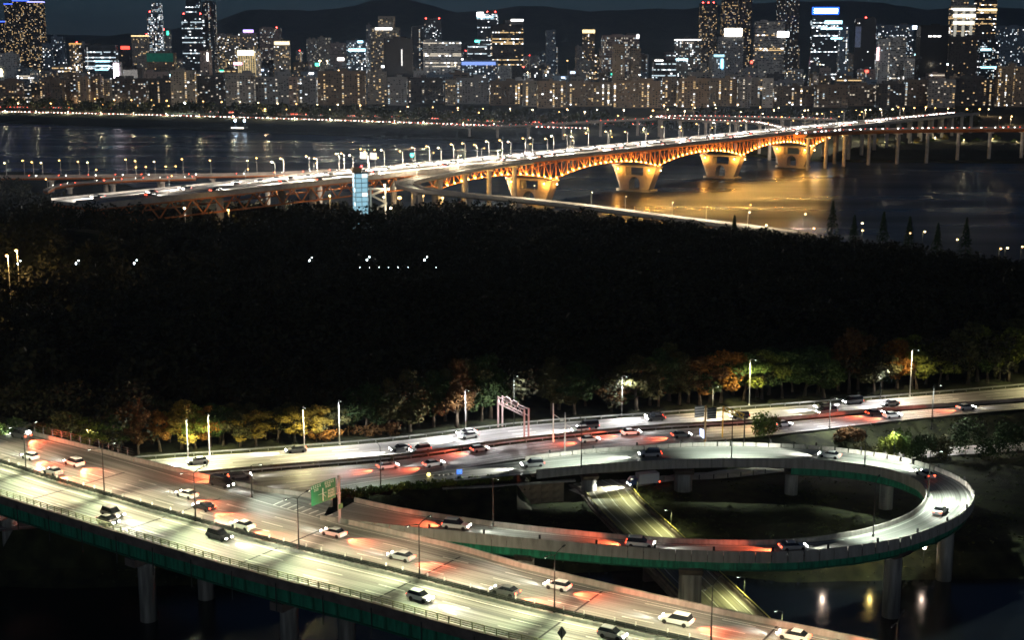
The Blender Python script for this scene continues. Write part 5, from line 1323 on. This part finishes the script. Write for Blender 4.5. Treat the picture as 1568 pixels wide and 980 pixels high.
B(226, 248, 19, 3050, 'blue grey', 'grid', .72, 'cool', label='bright white windowed tower with red beacons', extra=(('step', 233, 247, 3), ('beacon', -.3, .3)), bay=3.0)
B(249, 261, 46, 3080, 'grey', 'scatter', .15, 'white', label='slim grey tower with green tipped roof light', extra=(('sign', 256, 259, 47, 53, GRN, 4), ('beacon', -.3)))
B(227, 268, 81, 2500, 'brown', 'scatter', .2, 'warm', label='building wrapped in green construction netting', extra=(('sign', 227, 268, 81, 94, (.03, .42, .30), .35),))
B(279, 311, 22, 3000, 'dark glass', 'rows', .5, 'cool', label='dark glass tower with stepped bright top', extra=(('step', 285, 306, -3), ('beacon', -.4, .4)))
B(311, 328, 3, 3040, 'dark glass', 'stairs', .4, 'white', label='dark slab tower right of the stepped glass tower')
B(331, 366, 54, 3100, 'beige', 'scatter', .45, 'gold', label='wide beige apartment block with golden windows', fl=3.0)
B(366, 393, 50, 3000, 'beige', 'scatter', .35, 'gold', label='beige tower with violet roof lights', extra=(('sign', 374, 390, 45, 49, (.5, .35, 1), 4), ('beacon', .1)))
B(366, 396, 76, 2500, 'white', 'grid', .5, 'gold', label='pale hotel with glowing colonnade crown', extra=(('fins', 8, GOLD, .8), ('sign', 367, 393, 77, 84, (1, .85, .5), 5), ('sign', 361, 374, 95, 98.5, PINK, 6)))
B(308, 322, 78, 2450, 'pink grey', 'scatter', .1, 'white', label='pale block with a bright vertical light strip', extra=(('sign', 319.5, 322, 80, 93, WHT, 6),))
B(174, 186, 95, 2380, 'white', 'scatter', .1, 'white', label='small block with a huge glowing pink white sign', extra=(('sign', 174.5, 182.5, 97, 119, (1, .85, .95), 14),))
B(186, 214, 104, 2400, 'dark brown', 'scatter', .05, 'white', label='low building with pale lit vertical fins', extra=(('fins', 15, (.9, .85, .8), .55),))
B(28, 48, 104, 2350, 'blue grey', 'rows', .5, 'white', label='small office with pale horizontal bands near the left edge')
B(0, 28, 82, 2600, 'white', 'scatter', .06, 'white', label='blank pale grey slab at the far left', extra=(('sign', 0, 6, 105, 116, (1, .9, .55), 8),))
# centre left
B(398, 430, 43, 3200, 'pink grey', 'scatter', .28, 'white', label='pinkish apartment tower with red beacons left of the valley', extra=(('beacon', -.35, .35),))
B(419, 444, 62, 2800, 'beige', 'scatter', .35, 'gold', label='beige block with amber lit top corner', extra=(('sign', 420, 443, 63, 68, (1, .8, .5), 2.2),))
B(470, 486, 60, 3300, 'beige', 'scatter', .3, 'white', label='beige apartment block, left one of the distant pair')
B(487, 506, 57, 3320, 'beige', 'scatter', .3, 'white', label='beige apartment block, right one of the distant pair')
B(506, 530, 66, 3300, 'pink grey', 'scatter', .12, 'white', label='dim distant block left of the cyan lit office', extra=(('sign', 518, 528, 88, 92, WHT, 7),))
B(532, 562, 62, 2700, 'blue grey', 'grid', .5, 'cool', label='blue glass office with cyan lit upper floors', extra=(('sign', 536, 562, 74, 78, CYAN, 4), ('sign', 550, 558, 62, 65, CYAN, 6)))
B(561, 569, 38, 3000, 'grey', 'scatter', .15, 'white', label='slim grey slab left of the big beige tower')
B(569, 612, 42, 2900, 'beige', 'scatter', .3, 'warm', label='big beige office tower with a white light bar', extra=(('sign', 576, 602, 42, 45, WHT, 5), ('step', 580, 604, 24)))
B(588, 632, 59, 2500, 'black', 'scatter', .01, 'white', label='black glass cube with one lit vertical line', extra=(('sign', 614.5, 616.5, 75, 100, WHT, 1.6),), rz=.05)
B(630, 650, 40, 2950, 'dark glass', 'stairs', .35, 'white', label='dark twin slab with lit stairwells right of the black cube')
B(650, 675, 29, 3300, 'dark glass', 'scatter', .3, 'cool', label='dark tower with red beacons and cool windows', extra=(('beacon', -.4, .4),))
B(648, 706, 63, 2600, 'white', 'rows', .45, 'white', label='long white office slab with lit window bands')
B(716, 745, 68, 2700, 'dark glass', 'rows', .2, 'cool', label='dark glass block with a green roof light', extra=(('sign', 727, 734, 61, 64, (.1, 1, .75), 7),))
B(731, 762, 19, 3300, 'dark glass', 'rows', .3, 'cool', label='dark blue tower with a bright white roof sign', extra=(('sign', 731, 741, 18.5, 24, WHT, 16), ('sign', 731, 756, 25, 27, CYAN, 3), ('beacon', 0, .4)))
B(752, 800, 40, 2900, 'dark brown', 'rows', .3, 'warm', label='dark purplish office with orange windows and white top bar', extra=(('sign', 781, 800, 29, 32, WHT, 5), ('step', 772, 800, 30)))
B(706, 762, 92, 2420, 'blue grey', 'grid', .35, 'cool', label='low blue lit glass hall', extra=(('sign', 708, 760, 94, 99, (.25, .4, 1), 1.2),))
# centre right
B(836, 850, 46, 3500, 'blue grey', 'scatter', .15, 'white', label='dim slim block on the left of the quiet centre')
B(892, 911, 45, 3300, 'brown', 'scatter', .3, 'gold', label='brown block crowned with golden lights', extra=(('sign', 892, 911, 45, 50, GOLD, 2.5),))
B(922, 978, 54, 2700, 'pink grey', 'grid', .62, 'white', label='reddish lattice facade building with white lights', bay=2.4, fl=4.2, extra=(('sign', 974, 977, 52, 58, WHT, 6),))
B(938, 957, 68, 2420, 'tan', 'stairs', .1, 'white', label='tan tower with a lit stairwell before the lattice building')
B(965, 980, 74, 2440, 'tan', 'scatter', .04, 'white', label='blank tan tower right of the lattice building')
B(1000, 1034, 92, 2400, 'black', 'rows', .3, 'cool', label='small black office with a white lit top', extra=(('sign', 1001, 1014, 91, 93, WHT, 4),))
B(1033, 1073, 60, 2550, 'dark glass', 'grid', .45, 'cool', label='gridded glass office with glowing white roof line', extra=(('crown', WHT, 4), ('sign', 1035, 1053, 89, 92, CYAN, 4)))
B(1071, 1098, 5, 3200, 'dark brown', 'scatter', .34, 'warm', label='dark residential tower left of the white roof sign', extra=(('beacon', -.3, 0, .3),))
B(1106, 1128, 0, 3250, 'dark brown', 'scatter', .36, 'warm', label='dark residential tower just above the white roof sign', extra=(('beacon', .3),))
B(1130, 1151, -2, 3260, 'dark brown', 'scatter', .36, 'warm', label='dark residential tower right of the white roof sign')
B(1100, 1138, 56, 2700, 'grey', 'scatter', .2, 'white', label='grey office carrying a big white roof sign', extra=(('sign', 1109, 1135, 43, 54.5, (1, .92, .75), 12),))
B(1088, 1108, 84, 2420, 'white', 'scatter', .1, 'cool', label='white block with a bright blue light strip', extra=(('sign', 1101, 1104, 90, 104, (.2, .6, 1), 8), ('sign', 1090, 1106, 83, 86, CYAN, 2)))
B(1156, 1200, 33, 2800, 'grey', 'rows', .4, 'warm', label='grey office with warm lit floors and white board', extra=(('sign', 1189, 1206, 48, 56, WHT, 10),))
B(1190, 1224, -4, 3300, 'dark brown', 'scatter', .33, 'white', label='tall dark tower with red lights left of the blue sign', extra=(('beacon', -.3, .4),))
B(1243, 1283, 22, 2900, 'dark glass', 'rows', .35, 'cool', label='dark glass tower under a blue and white roof sign', extra=(('sign', 1243, 1283, 10.5, 21.5, (.02, .10, 1), 5), ('sign', 1246, 1281, 13, 19.5, (.85, .9, 1), 14), ('sign', 1262, 1288, 31, 36, CYAN, 4), ('sign', 1256, 1288, 42, 44.5, CYAN, 4), ('sign', 1271, 1288, 57, 59.5, CYAN, 4)))
B(1284, 1299, 40, 2950, 'blue grey', 'stairs', .3, 'cool', label='blue lit slim tower right of the blue sign tower')
B(1310, 1341, 28, 2950, 'black', 'scatter', .03, 'cool', label='black box tower with a pale left flank', extra=(('sign', 1310, 1317, 40, 72, (.5, .55, .75), .4), ('beacon', 0)))
B(1342, 1398, 38, 3200, 'blue grey', 'grid', .35, 'cool', label='wide pale office with scattered cool lights', extra=(('sign', 1396, 1405, 39, 44, (.7, .85, 1), 12),))
B(1345, 1362, 60, 2500, 'white', 'stairs', .25, 'white', label='white slab with lit stairwell, left of the white office', extra=(('sign', 1341, 1344, 72, 92, (1, .6, .6), 3),))
B(1362, 1386, 57, 2500, 'white', 'rows', .45, 'white', label='white office with lit bands before the black monolith')
B(1386, 1400, 90, 2450, 'white', 'grid', .3, 'white', label='small white gridded block at the foot of the black monolith')
B(1407, 1450, 39, 2450, 'black', 'scatter', .008, 'white', label='huge black monolith office with small lit roof letters', extra=(('sign', 1418, 1423, 54, 56, WHT, 5), ('sign', 1425, 1430, 54, 56, WHT, 4), ('sign', 1432, 1437, 54, 56, WHT, 5)), rz=0.04)
B(1455, 1493, 8, 2950, 'beige', 'rows', .9, 'gold', label='brightly lit rounded pale tower near the right edge', extra=(('fins', 3, (1, .95, .8), .5), ('step', 1458, 1482, -6), ('sign', 1456, 1492, 12, 16, (1, .97, .8), 2.2), ('sign', 1456, 1492, 21, 26, (1, .97, .8), 2.2), ('sign', 1456, 1490, 32, 37, (1, .97, .8), 1.8)))
B(1494, 1525, -3, 3000, 'dark brown', 'rows', .6, 'gold', label='gold lit tower right of the bright rounded tower', extra=(('sign', 1497, 1524, 13, 16.5, GOLD, 3), ('beacon', .4)))
B(1450, 1496, 56, 2480, 'dark brown', 'scatter', .08, 'warm', label='dark brown office right of the black monolith')
B(1497, 1527, 60, 2520, 'dark glass', 'grid', .3, 'cool', label='glass office with cyan bands near the right edge', extra=(('sign', 1497, 1513, 74, 77, CYAN, 4), ('sign', 1497, 1526, 101, 104, CYAN, 2.5)))
B(1520, 1572, 40, 3200, 'blue grey', 'scatter', .18, 'cool', label='dim blue block at the far right')
B(1528, 1575, 102, 2200, 'tan', 'stairs', .3, 'gold', label='tan apartment tower rising at the right edge', floors=True)
# riverside apartment slabs
SL = [(-20, 34, 124, 'brown', 'warm'), (36, 62, 128, 'dark brown', 'warm'), (62, 98, 122, 'brown', 'warm'), (99, 118, 112, 'brown', 'white'), (120, 134, 118, 'tan', 'gold'), (140, 156, 117, 'brown', 'warm'), (172, 226, 120, 'dark brown', 'white'), (228, 262, 120, 'dark brown', 'warm'), (262, 300, 108, 'beige', 'gold'),
      (302, 344, 116, 'dark brown', 'white'), (346, 390, 112, 'grey', 'white'), (392, 442, 118, 'grey', 'white'), (443, 455, 118, 'pink grey', 'warm'), (455, 484, 118, 'grey', 'cool'), (487, 560, 109, 'brown', 'warm'), (562, 592, 110, 'beige', 'warm'), (594, 624, 118, 'grey', 'white'), (626, 680, 119, 'dark brown', 'white'),
      (682, 698, 122, 'beige', 'warm'), (699, 748, 119, 'grey', 'white'), (750, 800, 124, 'brown', 'gold'), (801, 822, 124, 'beige', 'gold'), (823, 866, 124, 'tan', 'gold'), (868, 938, 126, 'tan', 'gold'), (940, 1012, 124, 'tan', 'gold'), (1014, 1036, 118, 'tan', 'gold'), (1038, 1086, 120, 'tan', 'gold'), (1088, 1130, 120, 'tan', 'gold'),
      (1131, 1148, 118, 'grey', 'white'), (1150, 1164, 119, 'beige', 'white'), (1168, 1184, 120, 'white', 'white'), (1186, 1246, 132, 'brown', 'gold'), (1248, 1298, 130, 'brown', 'white'), (1300, 1340, 130, 'brown', 'white'), (1342, 1384, 128, 'dark brown', 'white'), (1386, 1420, 122, 'brown', 'white'), (1422, 1462, 122, 'grey', 'warm'), (1464, 1526, 120, 'dark brown', 'warm')]
for i, (x0, x1, yt, wl, pal) in enumerate(SL):
    o = B(x0, x1, yt, 2290 + 60 * (i % 2) - (120 if x0 > 780 else 0), wl, 'stairs' if (i % 3 or pal == 'gold') else 'scatter', .3, pal, D=13, rz=R.choice([-.12, .1, .16, -.06]), floors=True, group='riverside apartment slabs', fl=3.0, bay=4.2)
    ranked(o, 'slab', '%s riverside apartment slab behind the trees, {n} from the left' % wl)
# the streets between: rows of smaller blocks receding towards the hills
rr = random.Random(77)
for nm, dist, lo, hi, n, w in (('front', 2440, 109, 125, 36, (14, 40)), ('second', 2620, 103, 119, 36, (12, 34)), ('third', 2850, 96, 113, 36, (10, 30)), ('fourth', 3150, 88, 106, 36, (9, 26)), ('fifth', 3600, 78, 97, 36, (8, 22)), ('rear', 4300, 70, 88, 38, (6, 20))):
    for k in range(n):
        x = -20 + (k + rr.uniform(.1, .9)) * 1600 / n; wd = rr.uniform(*w); wl = rr.choice(['beige', 'grey', 'brown', 'white', 'blue grey', 'tan', 'pink grey', 'dark brown', 'grey'])
        ex = ()
        if rr.random() < .22:
            c = rr.choice([WHT, WHT, CYAN, GOLD, (.6, .75, 1), PINK, GRN, RED]); t = rr.uniform(lo, hi)
            yt_ = rr.uniform(lo, hi); sx = x + rr.uniform(-.3, .3) * wd; ex = (('sign', sx - rr.uniform(1.5, 5), sx + rr.uniform(1.5, 5), yt_ + 1, yt_ + rr.uniform(3, 5), c, rr.uniform(2, 9)),)
        else: yt_ = rr.uniform(lo, hi)
        if rr.random() < .12 and dist > 3000: ex = ex + (('beacon', 0.2),)
        pal = rr.choice(['warm', 'white', 'mixed', 'cool', 'gold'])
        o = B(x - wd / 2, x + wd / 2, yt_, dist + rr.uniform(-60, 60), wl, rr.choice(['scatter', 'scatter', 'stairs', 'rows', 'grid']), rr.uniform(.12, .4), pal, extra=ex, group='smaller city blocks', rz=rr.uniform(-.35, .35))
        ranked(o, 'row ' + nm, '%s block with %s windows, %s row of city blocks, {n} from the left' % (wl, {'gold': 'golden', 'mixed': 'varied'}.get(pal, pal), nm))
# street lamps and flood lights between the blocks
for i in range(64):
    x, y, d = rr.uniform(0, 1568), rr.uniform(92, 146), rr.choice([2395, 2400, 2540, 2740, 2990])
    y = min(y, 81 + 2150 * 62 / d + 12); p = atd(x, y, d); h = max(6, p[2] - 12)
    o = far_lamp((p[0], p[1], 12), h, rr.choice(['warm', 'white', 'white', 'cold']), rr.choice([.7, .9, 1.2]), rr.uniform(-.5, .5), .8, pr=.2)
    light('POINT', 'lamp_light', o, (0, -3.5, h - .5), 7000, rr.choice([(1, .85, .6), (.8, .9, 1), (.9, .95, 1)]), 1.0)
    ranked(o, 'city lamp', 'bright lamp among the city blocks, {n} from the left', 'lamps among the city blocks')
for x, t in ((490, 'left'), (501, 'right')):
    p = atd(x, 93, 2430); o = far_lamp((p[0], p[1], 12), p[2] - 12, 'white', 2.2 if t == 'left' else 1.4, 0, .5, pr=.4); o['label'] = 'glaring white flood lamp above the brown slab, %s one of two' % t
    light('POINT', 'lamp_light', o, (0, -4, p[2] - 14), 40000, (1, .88, .7), 1)
# ------------------------------------------------------------------ signs, gantries and small things
def ppm_at(p): return FPX / (p[1] * CP - (p[2] - CAM_H) * SP)
# green direction sign on the gore
M_SIGN = mat('green_sign_sheet', (0.005, 0.16, 0.07), 0.45); M_LET = mat('white_sign_letters', (0.7, 0.75, 0.7), 0.5)
sp0 = at(520, 800, ZB + .1)
sg = thing("road_sign", sp0, math.atan2(-0.82, -0.57), label='green direction sign on a grey post at the ramp nose', category='road sign')
q = MB(); q.tube([(0, 0, -.1), (0, 0, 8.4)], [.27, .22], 10); q.build('post', M_STEEL, sg)
for z in (5.2, 7.8): q = MB(); q.bar((0, 0, z), (7.4, 0, z), .16); q.build('bracket', M_STEEL, sg)
for z, x in ((5.2, 0), (7.8, 0)): q = MB(); q.tube([(0, 0, z - .12), (0, 0, z + .12)], .36, 10); q.build('clamp', M_STEEL, sg)
q = MB(); q.box((4.0, .16, 6.5), (6.0, .08, 3.5)); pn = q.build('sign_panel', M_SIGN, sg)
def letters(parent, x0, x1, z, h, n, y=.215, seed=0):
    rs = random.Random(seed); w = (x1 - x0) / n
    for i in range(n):
        q = MB(); cx = x0 + (i + .5) * w
        for k in range(3):
            if k == 1: q.box((cx + rs.uniform(-.1, .1) * w, y, z), (w * .14, .02, h))
            else: q.box((cx, y, z + (k - 1) * h * .38), (w * .62, .02, h * .16))
        q.build('letter', M_LET, parent)
letters(sg, 4.6, 7.2, 7.9, .45, 5, seed=1); letters(sg, 5.2, 6.4, 7.3, .4, 3, seed=2); letters(sg, 1.4, 3.8, 7.9, .45, 5, seed=3); letters(sg, 2.2, 3.6, 7.3, .4, 3, seed=4); letters(sg, 1.3, 3.0, 6.4, .34, 5, seed=5); letters(sg, 1.3, 3.0, 5.9, .34, 5, seed=6); letters(sg, 1.3, 3.0, 5.4, .34, 5, seed=7)
for a, b in (((3.4, 6.3), (5.4, 6.3)), ((4.2, 5.0), (4.2, 7.2)), ((3.6, 5.6), (4.2, 6.2))):
    q = MB(); q.bar((a[0], .225, a[1]), (b[0], .225, b[1]), .16, .03); q.build('route_line', M_LET, sg)
q = MB(); q.box((0, .3, 2.9), (1.1, .06, .9)); q.build('number_plate', M_SIGN, sg)
# portal gantry over the far carriageway
ga, gb2 = at(766, 653, ZH), at(806, 674, ZH)
gt = thing('sign_gantry', ga, math.atan2(gb2[1] - ga[1], gb2[0] - ga[0]), label='steel portal gantry with lattice beam over the far highway', category='sign gantry')
GLn = math.hypot(gb2[0] - ga[0], gb2[1] - ga[1]); M_GA = mat('gantry_paint', (0.42, 0.30, 0.30), .6)
for x in (0, GLn):
    for dy in (-.55, .55): q = MB(); q.bar((x, dy, -.1), (x, dy, 7.3), .32); q.build('post', M_GA, gt)
for z in (5.6, 7.1):
    for dy in (-.55, .55): q = MB(); q.bar((0, dy, z), (GLn, dy, z), .2); q.build('beam', M_GA, gt)
n = 12
for i in range(n):
    q = MB(); a, b = i * GLn / n, (i + 1) * GLn / n
    q.bar((a, -.55, 5.6 if i % 2 else 7.1), (b, -.55, 7.1 if i % 2 else 5.6), .11); q.build('lattice_bar', M_GA, gt)
for x in (GLn * .45, GLn * .72): q = MB(); q.box((x, -.9, 7.9), (2.2, .3, .9)); q.build('signal_box', M_GA, gt)
# twin sign post seen from behind with a small lit panel
p = at(1079, 684, ZH); t = thing('road_sign', p, 0.35, label='tall post with two dark sign panels seen from behind', category='road sign')
q = MB(); q.tube([(0, 0, 0), (0, 0, 9.4)], [.3, .2], 10); q.build('post', mat('rusty_post', (.28, .18, .09), .7), t)
for sx in (-1, 1):
    q = MB(); q.box((sx * 1.55, 0, 8.2 if sx < 0 else 7.5), (2.3, .12, 2.6)); pn = q.build('sign_panel', mat('sign_back', (.05, .055, .06), .5), t)
    for k in range(4): q = MB(); q.box((sx * 1.55, -.1, (8.2 if sx < 0 else 7.5) - .9 + k * .6), (2.2, .06, .08)); q.build('stiffener', M_STEEL, t)
q = MB(); q.hull8([(-1.2, -.1, 2.6), (-.3, -.1, 1.9), (-.3, .0, 1.9), (-1.2, .0, 2.6), (-1.3, -.1, 4.2), (-.4, -.1, 3.9), (-.4, 0, 3.9), (-1.3, 0, 4.2)]); q.build('lit_arrow_panel', em('blue_white_panel', (.45, .6, 1), 5), t)
# yellow height gantry
a1, a2 = at(1106, 670, ZH), at(1139, 684, ZH)
t = thing('height_gantry', a1, math.atan2(a2[1] - a1[1], a2[0] - a1[0]), label='yellow barred height limit gantry beside the highway', category='gantry')
Lg = math.hypot(a2[0] - a1[0], a2[1] - a1[1]); M_Y = mat('yellow_paint', (.6, .42, .08), .6)
for x in (0, Lg): q = MB(); q.tube([(x, 0, 0), (x, 0, 7.4)], .16, 8); q.build('post', M_Y if x == 0 else M_POLE, t)
for z in (6.3, 7.3): q = MB(); q.bar((0, 0, z), (Lg, 0, z), .2); q.build('beam', M_Y, t)
for i in range(6): q = MB(); q.bar((i * Lg / 6, 0, 6.3 if i % 2 else 7.3), ((i + 1) * Lg / 6, 0, 7.3 if i % 2 else 6.3), .14); q.build('lattice_bar', M_Y, t)
# camera masts
for px_, top, base, lab in ((847, 617, 677, 'camera mast with a side arm on the highway median'), (865, 631, 692, 'pale mast with a tilted plate beside the highway')):
    p = at(px_, base, ZH); h = (base - top) / ppm_at(p) / CP
    t = thing('camera_mast', p, 0.1, label=lab, category='mast'); q = MB(); q.tube([(0, 0, 0), (0, 0, h)], [.2, .12], 8); q.build('pole', M_POLE_L, t)
    q = MB(); q.bar((0, 0, h * .72), (1.6, -.3, h * .6), .12); q.build('arm', M_POLE_L, t); q = MB(); q.box((1.9, -.3, h * .58), (.8, .4, .7)); q.build('camera_box', M_POLE_L, t)
# warning diamond seen from behind on the near parapet
p = at(860, 1003, ZB + .3); t = thing('warning_sign', p, 0.0, label='diamond shaped warning sign seen from behind at the bottom edge', category='road sign')
q = MB(); q.tube([(0, 0, 0), (0, 0, 3.6)], .07, 8); q.build('post', M_POLE, t)
q = MB(); q.hull8([(0, .06, 2.1), (.62, .06, 3.05), (0, .06, 4.0), (-.62, .06, 3.05), (0, .12, 2.1), (.62, .12, 3.05), (0, .12, 4.0), (-.62, .12, 3.05)]); q.build('sign_plate', mat('bare_aluminium', (.2, .21, .18), .5), t)
# crash cushion at the merge: barrels, yellow lamp, blue arrow board
p = at(655, 735, ZH + .05); t = thing('crash_cushion', p, 0.25, label='row of crash barrels with yellow lamp and blue board at the merge', category='crash cushion')
for i in range(5): q = MB(); q.tube([(1.2 + i * 1.0, 0, 0), (1.2 + i * 1.0, 0, 1.0)], .42, 10); q.build('barrel', mat('barrel_plastic', (.35, .34, .3), .6), t)
q = MB(); q.sphere((.2, 0, 1.1), .42, 0, 10, 6); q.build('warning_lamp', em('yellow_warning_lamp', (1, .8, .25), 3), t)
q = MB(); q.box((6.6, -.2, 1.1), (1.1, .12, 1.3)); q.build('arrow_board', em('blue_arrow_board', (.08, .25, 1), 1.6), t)
q = MB(); q.bar((6.3, -.3, .9), (6.7, -.3, 1.3), .12, .05); q.bar((6.7, -.3, 1.3), (6.95, -.3, .85), .12, .05); q.build('arrow', M_LET, t)
# parked lorry whose lamps light the foot of the low road
p = at(985, 744, 4.65); v = vehicle('truck', 'white', p, math.pi + 0.32, 90000, 0, 8); v['label'] = 'white boxed truck with lit lamps under the loop ramp'
# bank lamps mirrored in the dark water below the ramp
for x, col, en in ((1262, (1.0, .78, .6), 1), (1335, (1.0, .72, .2), 1), (1415, (1.0, .75, .6), .6)):
    X, Y, Z = atd(x, 838, 247.5); o = thing('bank_lamp', (X, Y, float(ground_z(X, Y))), category='lamp'); h = Z - float(ground_z(X, Y))
    q = MB(); q.tube([(0, 0, -.3), (0, 0, h)], .08, 6); q.build('pole', M_POLE, o)
    q = MB(); q.sphere((0, -.3, h), .3, 0, 8, 6); q.build('lamp_head', em('bank_lamp_%d' % x, col, 150 * en, True), o)
    ranked(o, 'bank lamp near', 'low bank lamp behind the ramp, mirrored in the water, {n} from the left', 'low bank lamps behind the ramp')
# lamps under the left end of the front bridge and posts along the promenade
for x, y in ((60, 800), (20, 812)):
    p = at(x, y, 8.5); o = street_lamp((p[0], p[1], 4.6), 0, 3.8, .6, 1, .1, 1500, (.95, 1, .6)); ranked(o, 'under bridge lamp', 'small lamp under the left end of the front bridge, {n} from the left', 'small lamps under the front bridge')
pm = MB(); pm.box((0, 0, .5), (.14, .14, 1.0)); bme = pm.mesh('bollard', M_POLE)
for i, x in enumerate(range(1010, 1180, 17)):
    c = min(range(len(PATH)), key=lambda k: abs(proj(PATH[k])[0] - x)); pp = shift(PATH, 3.0)[c]; o = put('bollard', bme, None, (pp[0], pp[1], pp[2] + .1), category='bollard'); ranked(o, 'bollard', 'dark bollard along the lit path under the ramp, {n} from the left', 'bollards along the path')
# ------------------------------------------------------------------ night haze over river and city
hm_ = bpy.data.materials.new('haze_air'); hm_.use_nodes = True
nt = hm_.node_tree; nt.nodes.clear(); pv = nt.nodes.new('ShaderNodeVolumePrincipled'); ot = nt.nodes.new('ShaderNodeOutputMaterial')
pv.inputs['Density'].default_value = 4e-5; pv.inputs['Color'].default_value = (.5, .68, 1, 1); pv.inputs['Anisotropy'].default_value = 0.3
nt.links.new(pv.outputs[0], ot.inputs['Volume'])
q = MB(); q.hull8([(-9000, -300, -8), (9000, -300, -8), (9000, 20000, -8), (-9000, 20000, -8), (-9000, -300, 560), (9000, -300, 560), (9000, 20000, 560), (-9000, 20000, 560)])
q.build('haze', hm_, kind='stuff')

fill_ranks()
